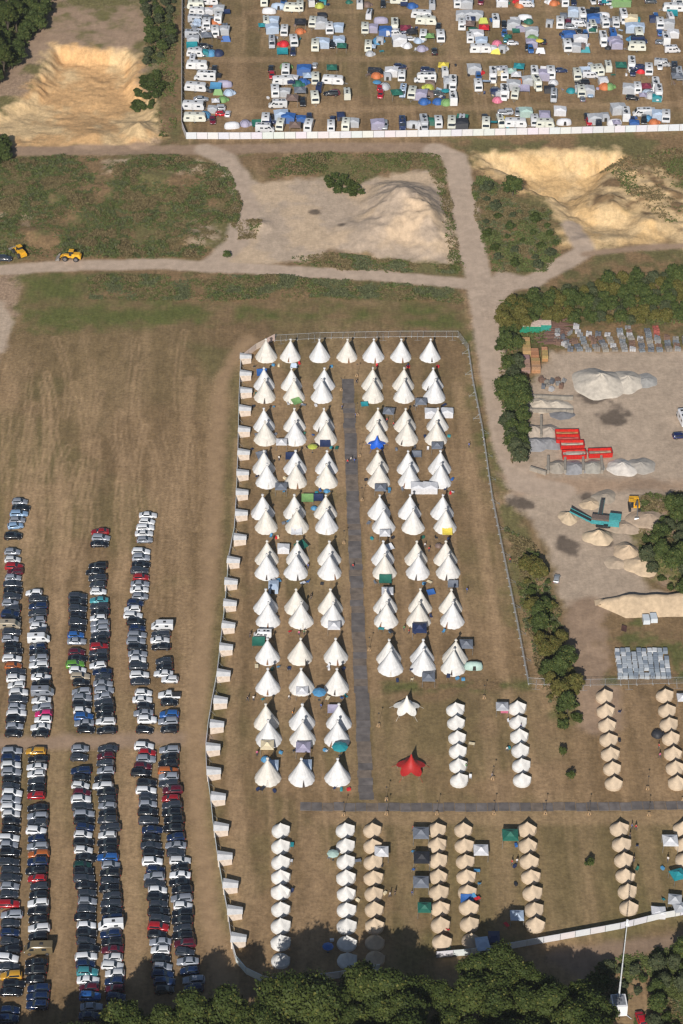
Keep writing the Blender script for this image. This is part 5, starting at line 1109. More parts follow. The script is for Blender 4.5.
# mesh fence panels
def mesh_panel():
    mb = MB(); L_, h = 3.4, 2.0
    for x in (-L_ / 2, L_ / 2): mb.tube((x, 0, 0), (x, 0, h), .028, n=5)
    for z in (.15, h): mb.tube((-L_ / 2, 0, z), (L_ / 2, 0, z), .024, n=5)
    for k in range(1, 17): mb.tube((-L_ / 2 + L_ * k / 17, 0, .15), (-L_ / 2 + L_ * k / 17, 0, h), .008, n=3)
    for k in range(1, 7): mb.tube((-L_ / 2, 0, .15 + 1.85 * k / 7), (L_ / 2, 0, .15 + 1.85 * k / 7), .008, n=3)
    m1 = mb.mesh('mesh_panel', M['steel'])
    mb = MB(); mb.box((-L_ / 2, 0, 0), (.24, .7, .13), 0, 0, .9, .9)
    return m1, mb.mesh('fence_foot', mat('concrete_foot', (.3, .29, .27), rough=.95))
MP, FOOT = mesh_panel()
mb = MB(); mb.tube((0, 0, 1.4), (0, 1.7, .05), .03, n=5); mb.tube((0, 0, .1), (0, 1.7, .05), .025, n=5); mb.tube((-.9, 1.7, .05), (.9, 1.7, .05), .03, n=5); BRACE = mb.mesh('fence_brace', M['steel'])
def heras(pts, label, side=1):
    p0 = pts[0]; root = link('wire_fence', None, None, (*p0, hz(*p0))); reg(root, label, 'fence'); z0 = hz(*p0)
    for i, (a, b) in enumerate(along(pts, 3.45)):
        c = (a + b) / 2; ang = math.atan2(b.y - a.y, b.x - a.x)
        loc = (c.x - p0[0], c.y - p0[1], hz(c.x, c.y) - z0)
        o = link('panel', MP, root, loc, ang); o.scale = ((b - a).length / 3.45, 1, 1)
        link('foot', FOOT, root, loc, ang)
        if i % 3 == 0: link('brace', BRACE, root, loc, ang + (math.pi if side < 0 else 0))
heras(GP([(275, 341), (320, 338.5), (400, 337), (458, 337), (468, 350), (473, 385), (482, 430)]), 'wire mesh fence across the top and top right of the tipi village', -1)
heras(GP([(482, 430), (492, 500), (506, 570), (518, 630), (528, 684)]), 'wire mesh fence down the right side of the tipi village', 1)
heras(GP([(528, 684), (560, 686), (620, 685), (700, 683)]), 'wire mesh fence crossing below the stacked blocks on the right', -1)

# ================================================================ LIGHT POLES, PEOPLE, CAMP CLUTTER
LP = [(357, 376), (357.3, 415), (359.5, 456), (361.8, 500), (344, 543), (341, 390), (369.2, 650), (378.5, 726), (386.3, 800), (484, 698), (493, 779), (647.5, 789), (343.5, 815), (386.5, 814), (436.8, 814), (493.6, 813.6), (545, 813.6), (589, 814), (648.8, 815), (683, 800)]
for i, (px, py) in enumerate(sorted(LP, key=lambda p: p[1])):
    x, y = G(px, py, 0)
    place('light_pole', (x, y, hz(x, y)), rnd.uniform(-.3, .3), (.36, .24, .13), '%s of the wooden light poles counted from the top of the camp' % ordn(i + 1), 'light pole', 'light poles beside the roadways', scale=.85, colors={'pole': (.12, .09, .06)})
SH = {'blue': (.04, .1, .35), 'red': (.5, .03, .03), 'white': (.75, .75, .73), 'black': (.02, .02, .02), 'green': (.05, .25, .08), 'grey': (.25, .25, .27), 'pink': (.6, .12, .25), 'orange': (.7, .25, .04)}
PPL = [(347.5, 461.5, 'red'), (351, 459, 'white'), (354.5, 460.5, 'blue'), (356.5, 381, 'black'), (355.5, 415, 'blue'), (250, 634, 'black'), (308, 566, 'blue'), (299, 633, 'pink'), (304, 632, 'green'), (409.5, 467, 'grey'), (451, 573, 'pink'), (467, 590, 'blue'),
       (353, 566, 'red'), (296, 452, 'black'), (279, 458, 'white'), (393.5, 424, 'red'), (387, 420, 'red'), (425, 545, 'white'), (429, 549, 'red'), (311, 596, 'black'), (392, 665, 'grey'), (247.5, 698, 'black'), (253.5, 698, 'white'), (289, 697, 'white'), (292.5, 713, 'orange'), (321, 706, 'blue'),
       (257, 753, 'pink'), (404, 628, 'green'), (409, 631, 'red'), (521, 726, 'blue'), (466, 766, 'green'), (492, 775, 'grey'), (632, 826, 'blue'), (636, 827, 'red'), (634, 859, 'black'), (390, 894, 'white'), (395, 892, 'black'), (413, 828, 'red'), (412, 893, 'blue'), (512, 862, 'red'),
       (517, 861, 'white'), (668, 859, 'white'), (659, 746, 'red'), (660, 755, 'pink'), (630, 835, 'black'), (507, 749, 'white'), (342, 407, 'blue'), (484, 440, 'white'), (469, 445, 'blue'), (510, 560, 'red')]
for i, (px, py, c) in enumerate(PPL):
    x, y = G(px, py, .9); k = 'walker' if i % 2 else 'person'
    kp = [q for q in PPL[:i + 1] if q[2] == c]
    place(k, (x, y, hz(x, y)), rnd.uniform(0, 6.28), SH[c], 'person in a %s top and dark trousers, %s such in the camp' % (c, ordn(len(kp))), 'person', 'people in the camp', name='person')
# tables, chairs and boxes standing about near the tents
SMALL = []
for row, pts in (('tipis', TC), ):
    for px, py in pts:
        n_ = rt.choice((0, 1, 1, 2, 3))
        for k in range(n_): SMALL.append((px + rt.choice((-1, 1)) * rt.uniform(3, 13), py + rt.uniform(1.0, 4), px, py))
for px, ys in ((290, (846, 862, 892)), (356, (862, 900)), (383, (865, 893)), (413, (852, 870)), (478, (872, 884, 900)), (516, (845, 866, 884)), (636, (846, 870)), (664, (868, 900)), (618, (712, 740)), (470, (745, 778)), (508, (722, 748)), (330, (858, 940)), (448, (950, 930)), (505, (926, 945))):
    for y_ in ys: SMALL.append((px + rt.uniform(-2, 2), y_, px, y_))
seen2 = {}
for i, (px, py, ax, ay) in enumerate(SMALL):
    k = rt.choice(['camping_chair', 'camping_chair', 'camping_table', 'cool_box', 'cool_box'])
    c = rt.choice(['b', 'n', 'r', 'W', 'g', 'k', 't', 'B', 'G', 'c']); cn = CL[c][1]
    nn = k.replace('_', ' ').replace('cool box', 'cool box')
    seen2[(k, c)] = seen2.get((k, c), 0) + 1
    x, y = G(px, py, .3)
    place(k, (x, y, hz(x, y)), rt.uniform(0, 6.28), CL[c][0], '%s %s outside the tents, %s of its colour in the camp' % (cn, nn, ordn(seen2[(k, c)])), nn, 'camp furniture outside the tents', scale=1.15)

# ================================================================ THE YARD
def heap_mesh(name, rx, ry, h, seed, flat_=0.0):
    n, m_ = 40, 14; rs = np.random.RandomState(seed); V = []; F = []
    ph = rs.rand(6) * 6.28
    for j in range(m_ + 1):
        q = j / m_
        for i in range(n):
            a = 2 * math.pi * i / n
            rr = 1 + .10 * math.sin(2 * a + ph[0]) + .07 * math.sin(3 * a + ph[1]) + .04 * math.sin(7 * a + ph[2])
            z = h * (1 - q) ** 1.05 if q > flat_ else h * (1 - flat_) ** 1.05
            z += h * .05 * math.sin(5 * a + 9 * q + ph[3]) * (1 - q) * (q > .05)
            V.append((rx * rr * q * math.cos(a), ry * rr * q * math.sin(a), z - (.15 if j == m_ else 0)))
    for j in range(m_):
        for i in range(n): F.append((j * n + i, j * n + (i + 1) % n, (j + 1) * n + (i + 1) % n, (j + 1) * n + i))
    mb = MB(); mb.add(V, F); return mb.mesh(name, M['rock'], 70)
HEAPS = [  # px, py of the base centre, rx, ry, h, colour, label
 (600, 384, 7.6, 8.5, 3.6, (.50, .45, .38), 'large pale gravel heap on the yard'), (627, 382, 5.5, 5.5, 2.2, (.50, .45, .38), 'smaller pale heap joined to the large gravel heap'),
 (645, 381, 3.6, 4.0, .9, (.34, .33, .31), 'low grey heap right of the pale heaps'),
 (541, 405, 4.5, 4.2, 1.6, (.52, .45, .36), 'cream sand heap in the bay by the hedge'), (556, 405, 4.5, 3.2, 1.2, (.50, .44, .36), 'cream sand tongue reaching onto the yard'),
 (562, 415, 3.4, 2.6, .9, (.17, .17, .18), 'dark grey grit heap below the cream sand'), (533, 432, 3.6, 4.2, 1.9, (.42, .35, .28), 'brown gravel heap in the left bay'), (549, 432, 3.6, 3.8, 1.7, (.40, .34, .28), 'brown gravel heap in the second bay'),
 (535, 444, 4.5, 4, 1.6, (.26, .26, .27), 'grey grit heap below the brown bays'), (550, 443, 4, 3.6, 1.2, (.24, .24, .25), 'grey grit heap left of the red containers'),
 (557, 467, 3.2, 3.2, 1.4, (.33, .29, .24), 'brown heap in the first bay by the yard road'), (575, 468, 3.6, 3.8, 1.3, (.27, .27, .28), 'grey heap in the second bay by the yard road'), (592, 467, 3.6, 3.6, 1.4, (.33, .31, .27), 'pale brown heap in the third bay'),
 (622, 468, 4.6, 3.8, 1.9, (.56, .52, .47), 'white gravel heap in the wide bay'), (640, 466, 4.2, 4.2, 1.3, (.36, .33, .29), 'flat brown heap right of the white gravel'),
 (568, 518, 2.7, 3.0, 1.9, (.52, .41, .28), 'pointed sand heap under the left conveyor'), (598, 538, 3.8, 3.6, 2.6, (.52, .41, .28), 'pointed sand heap below the blue green screener'),
 (590, 504, 3, 2.6, 1.0, (.52, .40, .27), 'yellow sand heap behind the screener'), (605, 497, 3.6, 3.4, 1.0, (.33, .28, .22), 'flat brown heap behind the screener'),
 (628, 553, 3.8, 4.4, 2.6, (.50, .38, .26), 'tall brown sand heap left of the bushes'), (643, 566, 5, 4.5, 1.9, (.52, .40, .27), 'broad sand heap below the tall one'), (617, 563, 3.4, 3, .7, (.46, .36, .26), 'low sand apron in front of the tall heap'),
 (625, 527, 5, 3.6, 1.0, (.40, .31, .23), 'low earth heap behind the excavator'), (648, 520, 5, 5, 1.4, (.38, .29, .21), 'earth heap right of the excavator')]
for i, (px, py, rx, ry, h_, c, lab) in enumerate(HEAPS):
    x, y = G(px, py, 0); o = link('gravel_heap', heap_mesh('gravel_heap', rx, ry, h_, 60 + i), None, (x, y, hz(x, y) - .05), 0, c); reg(o, lab, 'heap', 'heaps on the yard')
# long sand bank near the bottom of the yard
mb = MB(); rings = []
for k in range(26):
    t = k / 25; x_ = -14 + 34 * t; s_ = min(1, t * 5, (1 - t) * 8 + .2); hh = 2.4 * s_ * (1 + .12 * math.sin(k * 1.3))
    rings.append([(x_, -5.6 * s_ - .3, -.2), (x_, -3.2 * s_, hh * .45), (x_, -.6, hh * .9), (x_, .3 + .3 * math.sin(k), hh), (x_, 1.6, hh * .55), (x_, 3.2 * s_ + .3, -.2)])
mb.loft(rings); x, y = G(652, 603, 0); o = link('sand_bank', mb.mesh('sand_bank', M['rock'], 60), None, (x, y, hz(x, y)), R(3), (.54, .41, .27)); reg(o, 'long flat sand bank along the lower edge of the yard', 'sand bank')

# bay walls of stacked concrete blocks
def block_wall(a, b, h, label):
    (ax, ay), (bx, by) = G(*a), G(*b); L_ = math.hypot(bx - ax, by - ay); mb = MB()
    n = max(1, int(L_ / 1.6)); rows = max(1, int(h / .6))
    for r_ in range(rows):
        for i in range(n): mb.box(((i + .5) * L_ / n + rnd.uniform(-.03, .03), rnd.uniform(-.04, .04), r_ * .6), (L_ / n - .03, .6, .59))
    o = link('block_wall', mb.mesh('block_wall', M['rock']), None, (ax, ay, hz(ax, ay)), math.atan2(by - ay, bx - ax), (.27, .24, .20)); reg(o, label, 'wall', 'concrete block walls of the gravel bays')
for a, b, lab in [((524, 398), (573, 400), 'block wall behind the cream sand heap'), ((526, 412), (573, 413), 'block wall between cream sand and the bays'), ((541, 418), (541, 438), 'block wall between the two brown heaps'), ((524, 424), (524, 448), 'block wall beside the hedge'),
                  ((548, 459), (548, 474), 'leftmost block wall by the yard road'), ((565, 457), (565, 474), 'second block wall by the yard road'), ((583, 457), (583, 474), 'third block wall by the yard road'), ((601, 457), (602, 474), 'fourth block wall by the yard road'),
                  ((530, 470), (546, 475), 'low block wall at the road corner'), ((600, 456), (566, 455), 'block wall behind the road bays')]:
    block_wall(a, b, 1.25, lab)

# red tipping containers
def skip_meshes():
    L_, W_, H_ = 6.2, 2.4, 1.55; mb = MB(); t = .09
    mb.box((0, -W_ / 2, .25), (L_, t, H_ - .25)); mb.box((0, W_ / 2, .25), (L_, t, H_ - .25)); mb.box((-L_ / 2, 0, .25), (t, W_ - t, H_ - .25)); mb.box((L_ / 2, 0, .25), (t, W_ - t, H_ - .25)); mb.box((0, 0, .25), (L_ - t, W_ - t, .1))
    for k in range(9):
        for s_ in (-1, 1): mb.box((-L_ / 2 + .35 + k * (L_ - .7) / 8, s_ * (W_ / 2 + .08), .3), (.1, .08, H_ - .4))
    for s_ in (-1, 1): mb.box((0, s_ * (W_ / 2 + .02), H_), (L_ + .1, .16, .1)); mb.box((s_ * L_ / 2, 0, H_ + .003), (.16, W_ - .1, .1))
    A = mb.mesh('container_box', M['obj'])
    mb = MB()
    for s_ in (-1, 1): mb.box((0, s_ * .6, 0), (L_ * .96, .16, .25))
    B_ = mb.mesh('skids', M['plastic'])
    mb = MB(); mb.add([(-3, -1.1, .9), (3, -1.1, .8), (3, 1.1, .85), (-3, 1.1, .95), (-1, 0, 1.25), (1.2, .1, 1.15)], [(0, 1, 5, 4), (1, 2, 5), (2, 3, 4, 5), (3, 0, 4)]); C_ = mb.mesh('load', M['rock'])
    mb = MB(); mb.box((L_ / 2 + .06, 0, .3), (.06, W_ - .3, H_ - .5)); mb.tube((L_ / 2 + .1, -.6, 1.2), (L_ / 2 + .1, .6, 1.2), .04); D_ = mb.mesh('tailgate', M['obj'])
    PROTO['open_container'] = [('box', 'container_box', A, (0, 0, 0), 0, None), ('skids', 'skids', B_, (0, 0, 0), 0, None), ('load', 'load', C_, (0, 0, 0), 0, None), ('tailgate', 'tailgate', D_, (0, 0, 0), 0, None)]
skip_meshes()
RED = (.48, .018, .012)
for px, py, rz, ld, lab in ((567, 434.5, 2, (.5, .25, .1), 'red open container, topmost of the stack on the yard, orange load'), (567.5, 439.5, 2, (.45, .1, .08), 'red open container, second from the top of four'), (572, 445.5, 3, (.5, .45, .35), 'red open container, third from the top, pale load'), (574, 455, 4, (.5, .49, .42), 'red open container, lowest and widest, pale load'), (600, 453.5, 5, (.42, .33, .22), 'red open container standing apart on the right')):
    x, y = G(px, py, .8); place('open_container', (x, y, hz(x, y) + .01), R(rz), RED, lab, 'container', 'red open containers on the yard', colors={'load': ld})

# timber stacks and rusty crates in the corner of the yard
def crate_stack(px, py, L_, W_, H_, col, lab, n=(3, 2)):
    x, y = G(px, py, 0); root = link('crate_stack', None, None, (x, y, hz(x, y))); reg(root, lab, 'crate stack', 'wooden crates in the yard corner')
    for i in range(n[0]):
        for k in range(n[1]):
            mb = MB(); a, b, c = L_ / 1, W_ / n[0], H_ / n[1]; yb = (i - (n[0] - 1) / 2) * b; zb = k * c
            for z in range(3): 
                for s_ in (-1, 1): mb.box((0, yb + s_ * (b / 2 - .06), zb + .06 + z * c / 3), (a - .05, .05, c / 3 - .07)); mb.box((s_ * (a / 2 - .06), yb, zb + .06 + z * c / 3), (.05, b - .16, c / 3 - .07))
            mb.box((0, yb, zb + c - .1), (a - .14, b - .16, .06)); mb.box((0, yb, zb), (a - .1, b - .1, .06))
            link('crate', mb.mesh('crate', M['wood']), root, (0, 0, 0), 0, tuple(v * rnd.uniform(.85, 1.15) for v in col))
crate_stack(526, 350, 2.3, 7.0, 2.0, (.42, .25, .11), 'tall column of orange brown crates beside the hedge', (4, 2))
crate_stack(534.5, 357, 2.2, 3.6, 1.8, (.36, .20, .10), 'brown crates, upper middle stack', (2, 2)); crate_stack(544.5, 357, 1.7, 4.6, 1.9, (.42, .25, .11), 'orange brown crates nearest the gravel', (3, 2))
crate_stack(525, 367, 2.6, 6.4, 2.0, (.30, .19, .15), 'dark brown crates, lower left stack', (3, 2)); crate_stack(535.5, 368.5, 2.5, 4.8, 2.0, (.40, .23, .11), 'orange brown crates, lower middle stack', (3, 2))
x, y = G(552, 331, 0); root = link('scrap_stack', None, None, (x, y, hz(x, y))); reg(root, 'heap of rusty brown steel beams behind the crates', 'scrap stack')
for k in range(9):
    mb = MB()
    for j in range(6): mb.box((rnd.uniform(-3.5, 3.5), -7 + k * 1.5 + rnd.uniform(-.3, .3), rnd.uniform(0, .9)), (rnd.uniform(3, 6), .35, .35), 0, R(rnd.uniform(-6, 6)))
    link('beams', mb.mesh('beams', M['wood']), root, (0, 0, 0), 0, (.15, .085, .065))
def roofed(px, py, col, lab):
    x, y = G(px, py, 0); root = link('site_container', None, None, (x, y, hz(x, y))); reg(root, lab, 'container')
    mb = MB(); mb.box((0, 0, .1), (6.0, 2.3, 2.2)); 
    for k in range(20): mb.box((-2.85 + k * .3, -1.17, .2), (.12, .05, 2.0))
    link('body', mb.mesh('site_container_body', M['obj']), root, (0, 0, 0), 0, col)
    mb = MB(); mb.box((0, 0, 2.3), (6.1, 2.4, .12)); link('roof', mb.mesh('site_container_roof', M['obj']), root, (0, 0, 0), 0, (.62, .48, .40))
    mb = MB(); mb.box((3.0, -.55, .2), (.08, 1.0, 2.0)); mb.box((3.0, .55, .2), (.08, 1.0, 2.0)); link('door', mb.mesh('container_door', M['obj']), root, (0, 0, 0), 0, col)
roofed(529.5, 331, (.02, .22, .13), 'green site container with a pale roof at the hedge')
roofed(540, 329.5, (.03, .25, .2), 'small green container next to the rusty beams')

# rows of stone pallets, blocks and scrap north of the gravel
def pallet(w_, d_, h_, nblk, seed):
    r_ = random.Random(seed); mb = MB()
    for s_ in (-1, 0, 1): mb.box((0, s_ * d_ * .4, 0), (w_, .12, .12))
    for k in range(5): mb.box((-w_ / 2 + w_ * (k + .5) / 5, 0, .12), (w_ / 5 - .05, d_, .03))
    P = [('pallet', 'pallet', mb.mesh('pallet', M['wood']), (0, 0, 0), 0, None)]
    mb = MB()
    for i in range(nblk):
        for j in range(nblk):
            mb.box((-w_ / 2 + w_ * (i + .5) / nblk + r_.uniform(-.04, .04), -d_ / 2 + d_ * (j + .5) / nblk, .15), (w_ / nblk - .04, d_ / nblk - .04, h_ * r_.uniform(.75, 1.1)), 0, r_.uniform(-.1, .1), .94, .94)
    P.append(('load', 'load', mb.mesh('stone_load', M['rock']), (0, 0, 0), 0, None)); return P
for i in range(4): PROTO['pallet%d' % i] = pallet(1.25, 1.1, .75 + .2 * i, 2 + i % 2, i)
rp = random.Random(17); SC = [(.24, .24, .24), (.18, .20, .22), (.12, .13, .15), (.27, .25, .22), (.20, .18, .16), (.42, .42, .43), (.18, .11, .08)]
q = 0
for cpx in range(14):
    bx = 570 + cpx * 9.0; n_ = rp.choice((4, 5, 6, 7)) if cpx > 1 else 3
    for k in range(n_):
        py = 350 - k * 3.7 + rp.uniform(-.5, .5); px = bx - k * (1.9 if cpx < 6 else .8) + rp.uniform(-.6, .6)
        if py < 322: continue
        c = rp.choice(SC)
        if 10 <= cpx <= 11 and k > 3: c = (.34, .09, .07)
        if cpx == 12 and k == 4: c = (.65, .2, .04)
        x, y = G(px, py, .3); q += 1
        place('pallet%d' % rp.randrange(4), (x, y, hz(x, y)), R(rp.uniform(-12, 12)), c, 'pallet of stone, %s from the bottom in scrap yard line %s from the left' % (ordn(k + 1), ordn(cpx + 1)), 'pallet', 'pallets of stone and scrap along the yard', scale=(1.35, 1.3, rp.uniform(.6, 1.1)), name='stone_pallet', colors={'pallet': (.25, .19, .13)})
for k in range(16):
    px, py = 568 + rp.uniform(-6, 12) - 8, 338 + rp.uniform(-8, 12); c = rp.choice(SC); x, y = G(px, py, .2)
    place('pallet%d' % rp.randrange(4), (x, y, hz(x, y)), rp.uniform(0, 3), c, 'loose stone pallet left of the lines, %s from where they start' % ordn(k + 1), 'pallet', 'pallets of stone and scrap along the yard', name='stone_pallet', colors={'pallet': (.25, .19, .13)})
for k in range(12):
    px, py = 549 + rp.uniform(-10, 16), 385 + rp.uniform(-6, 6); c = rp.choice(SC); x, y = G(px, py, .2)
    place('pallet%d' % rp.randrange(4), (x, y, hz(x, y)), rp.uniform(0, 3), c, 'stone pallet above the cream sand heap, %s of that cluster' % ordn(k + 1), 'pallet', 'pallets above the cream sand', name='stone_pallet', colors={'pallet': (.25, .19, .13)})
# wrapped paving blocks in the field
def bag():
    mb = MB(); mb.box((0, 0, .13), (1.05, 1.15, .85), 0, 0, .93, .93); mb.box((0, 0, 0), (1.05, 1.1, .12), 1)
    return [('load', 'wrapped_load', mb.mesh('wrapped_load', [M['shell'], M['wood']]), (0, 0, 0), 0, None)]
PROTO['wrapped_pallet'] = bag() + [('pallet', 'pallet', pallet(1.15, 1.1, .1, 2, 9)[0][2], (0, 0, 0), 0, None)]
for j in range(7):
    for i in range(10):
        px = 617 + i * 5.35 + j * .55 + rp.uniform(-.5, .5); py = 651 + j * 4.1 + rp.uniform(-.4, .4)
        if rp.random() < .05: continue
        x, y = G(px, py, .5); c = rp.choice([(.30, .35, .40), (.42, .46, .50), (.22, .26, .31), (.58, .60, .62), (.36, .40, .44)])
        place('wrapped_pallet', (x, y, hz(x, y)), R(rp.uniform(-5, 5)), c, 'foil wrapped paving pallet, row %s from the top, %s from the left' % (ORD[j], ordn(i + 1)), 'pallet', 'wrapped pallets stacked in the field', scale=(1.1, 1.15, 1), colors={'pallet': (.2, .15, .1)})
for px, py, lab in ((646, 619.5, 'grey white metal box, left of two on the field'), (653.5, 618, 'grey white metal box, right of two on the field')):
    x, y = G(px, py, .6); o = place('wrapped_pallet', (x, y, hz(x, y)), R(4), (.55, .6, .64), lab, 'box', scale=(1.6, 2.2, 1.3), colors={'pallet': (.2, .15, .1)}, name='metal_box')
x, y = G(624, 629, .4); place('tarpaulin', (x, y, hz(x, y)), R(80), (.10, .05, .04), 'small rusty brown frame on the field above the wrapped pallets', 'frame', scale=(.7, .5, .4), name='rusty_frame')

# ---- machines
YEL = (.68, .36, .02); TEALC = (.05, .27, .29)
def loader(px, py, rz, lab):
    x, y = G(px, py, .9); root = link('wheel_loader', None, None, (x, y, hz(x, y)), R(rz)); reg(root, lab, 'wheel loader')
    mb = MB(); mb.box((-1.7, 0, 1.0), (2.6, 1.7, 1.25), 0, 0, .9, .85); mb.box((-3.0, 0, .8), (.35, 1.9, .9)); mb.box((.9, 0, .9), (1.9, 1.1, .8), 0, 0, .9, .9); mb.box((-.2, 0, .85), (.8, .7, .5))
    body = link('body', mb.mesh('loader_body', M['obj'], 30), root, color=YEL)
    mb = MB(); mb.box((-.35, 0, 1.7), (1.35, 1.45, 1.4), 0, 0, .85, .88); cab = link('cab', mb.mesh('loader_cab', M['glass']), root)
    mb = MB(); mb.box((-.35, 0, 3.1), (1.45, 1.5, .12)); link('roof', mb.mesh('cab_roof', M['obj']), cab, color=YEL)
    mb = MB()
    for s_ in (-.45, .45): mb.tube((1.0, s_, 1.6), (2.4, s_, 1.35), .14, .12, 6); mb.tube((2.4, s_, 1.35), (3.2, s_, .6), .12, .10, 6)
    link('boom', mb.mesh('loader_boom', M['obj']), root, color=YEL)
    mb = MB(); W2 = 1.45; pr = [(3.1, .15), (4.3, .1), (4.35, .2), (3.45, .45), (3.3, 1.15), (3.1, 1.1)]
    mb.loft([[(a, -W2, b) for a, b in pr], [(a, W2, b) for a, b in pr]])
    for s_ in (-W2, W2): mb.add([(3.1, s_, .15), (4.3, s_, .1), (3.4, s_, 1.15)] + [(3.1, s_ + .04, .15), (4.3, s_ + .04, .1), (3.4, s_ + .04, 1.15)], [(0, 1, 2), (3, 4, 5), (0, 1, 4, 3), (1, 2, 5, 4), (2, 0, 3, 5)])
    link('bucket', mb.mesh('loader_bucket', M['obj']), root, color=(.22, .20, .18))
    wm = wheel_mesh(.78, .6, 18)
    for a in (-1.75, 1.45):
        for s_ in (-1, 1): link('wheel', wm, root, (a, s_ * 1.05, .78))
loader(19, 252, 125, 'yellow wheel loader on the grass edge beside the dark suv'); loader(70.5, 257, 175, 'yellow wheel loader on the gravel track with its bucket to the left')
def excavator(px, py, rz):
    x, y = G(px, py, .9); root = link('excavator', None, None, (x, y, hz(x, y)), R(rz)); reg(root, 'yellow tracked excavator with its arm down beside the screener', 'excavator')
    for s_ in (-1, 1):
        mb = MB(); pr = [(-1.7, .1), (-2.0, .45), (-1.7, .85), (1.7, .85), (2.0, .45), (1.7, .1), (1.4, 0), (-1.4, 0)]
        mb.loft([[(a, s_ * 1.2 - .28, b) for a, b in pr], [(a, s_ * 1.2 + .28, b) for a, b in pr]]); link('track', mb.mesh('track', M['tyre']), root)
    mb = MB(); mb.box((-1.0, .25, 1.0), (2.9, 1.6, 1.1), 0, 0, .94, .9); mb.box((-1.9, 0, 1.0), (1.1, 2.6, 1.15), 0, 0, .85, .9); mb.box((0, 0, .75), (1.8, 2.0, .3)); mb.box((.1, .95, 1.05), (2.4, .7, .8))
    link('house', mb.mesh('excavator_house', M['obj'], 30), root, color=YEL)
    mb = MB(); mb.box((.5, -.8, 1.1), (1.6, .95, 1.75), 0, 0, .8, .9); cab = link('cab', mb.mesh('excavator_cab', M['glass']), root)
    mb = MB(); mb.box((.45, -.8, 2.85), (1.35, .95, .1)); link('roof', mb.mesh('excavator_roof', M['obj']), cab, color=YEL)
    mb = MB(); mb.tube((.6, .25, 1.5), (2.6, .25, 4.2), .26, .24, 8); mb.tube((2.6, .25, 4.2), (4.6, .25, 3.8), .24, .18, 8); link('boom', mb.mesh('boom', M['obj'], 40), root, color=(.10, .10, .11))
    mb = MB(); mb.tube((4.6, .25, 3.9), (5.2, .25, 1.2), .17, .13, 8); link('arm', mb.mesh('arm', M['obj'], 40), root, color=(.12, .12, .12))
    mb = MB(); pr = [(5.6, 1.2), (5.1, 1.1), (4.5, .6), (4.6, .15), (5.0, .0), (5.1, .15), (4.85, .5), (5.3, .9)]
    mb.loft([[(a, -.3, b) for a, b in pr], [(a, .8, b) for a, b in pr]]); link('bucket', mb.mesh('excavator_bucket', M['steel']), root)
excavator(634, 508, -90)
def screener(px, py, rz):
    x, y = G(px, py, 1.0); root = link('screening_machine', None, None, (x, y, hz(x, y)), R(rz), None, .86); reg(root, 'blue green mobile screener with two raised conveyors', 'machine')
    mb = MB(); mb.box((1.8, 0, 1.2), (7.2, 2.3, 1.3), 0, 0, .96, .9); mb.box((5.0, 0, 1.0), (3.2, 2.6, 2.2), 0, 0, .9, .8)
    for k in range(8): mb.box((-1.2 + k * .9, -1.22, 1.25), (.12, .12, 1.25))
    link('chassis', mb.mesh('screener_chassis', M['obj'], 30), root, color=TEALC)
    mb = MB()
    mb.box((1.2, 0, 2.5), (5.6, 1.9, .7), 0, 0, 1.04, 1.1); link('screen_box', mb.mesh('screen_box', M['obj']), root, color=(.16, .12, .10))
    mb = MB(); mb.box((5.2, 0, 3.15), (3.0, 2.9, .7), 0, 0, 1.15, 1.15); link('hopper', mb.mesh('hopper', M['obj']), root, color=(.06, .32, .33))
    def conveyor(a, b, wd, nm):
        a, b = Vector(a), Vector(b); d = (b - a).normalized(); s_ = d.cross(Vector((0, 0, 1))).normalized() * wd; u = Vector((0, 0, .22))
        mb = MB(); mb.add([a - s_, a + s_, b + s_, b - s_, a - s_ - u, a + s_ - u, b + s_ - u, b - s_ - u], [(0, 1, 2, 3), (4, 5, 6, 7), (0, 1, 5, 4), (1, 2, 6, 5), (2, 3, 7, 6), (3, 0, 4, 7)])
        cv = link(nm, mb.mesh('belt', M['plastic']), root)
        mb = MB()
        for t in (-1, 1):
            p, q_ = a + s_ * 1.08 * t, b + s_ * 1.08 * t
            mb.add([p - u * 1.6, q_ - u * 1.6, q_ + u * .9, p + u * .9, p - u * 1.6 + s_ * .08 * t, q_ - u * 1.6 + s_ * .08 * t, q_ + u * .9 + s_ * .08 * t, p + u * .9 + s_ * .08 * t], [(0, 1, 2, 3), (4, 5, 6, 7), (0, 1, 5, 4), (1, 2, 6, 5), (2, 3, 7, 6), (3, 0, 4, 7)])
        m_ = a.lerp(b, .6); mb.tube(m_ - u, (a.x + (m_.x - a.x) * .35, a.y + (m_.y - a.y) * .35, .9), .07, n=5)
        link('side_frame', mb.mesh('side_frame', M['obj']), cv, color=TEALC)
    conveyor((-1.6, 0, 1.5), (-8.2, .4, 4.3), .75, 'conveyor'); conveyor((.6, 1.2, 1.6), (.9, 6.6, 4.6), .55, 'conveyor'); conveyor((2.6, -1.0, 1.6), (2.8, -4.0, 3.0), .5, 'conveyor')
    for s_ in (-1, 1):
        mb = MB(); pr = [(-.6, .1), (-.9, .5), (-.6, .95), (3.2, .95), (3.5, .5), (3.2, .1)]
        mb.loft([[(a + .6, s_ * 1.0 - .25, b) for a, b in pr], [(a + .6, s_ * 1.0 + .25, b) for a, b in pr]]); link('track', mb.mesh('crawler', M['tyre']), root)
screener(597, 522, -9)
x, y = G(683, 418, 1); place('motorhome', (x, y, hz(x, y)), R(100), (.7, .7, .72), 'white truck cut by the right edge of the yard', 'truck', name='truck')
x, y = G(681, 435, .8); place('estate_car', (x, y, hz(x, y)), R(10), (.012, .02, .09), 'dark car by the right edge of the yard', 'car')
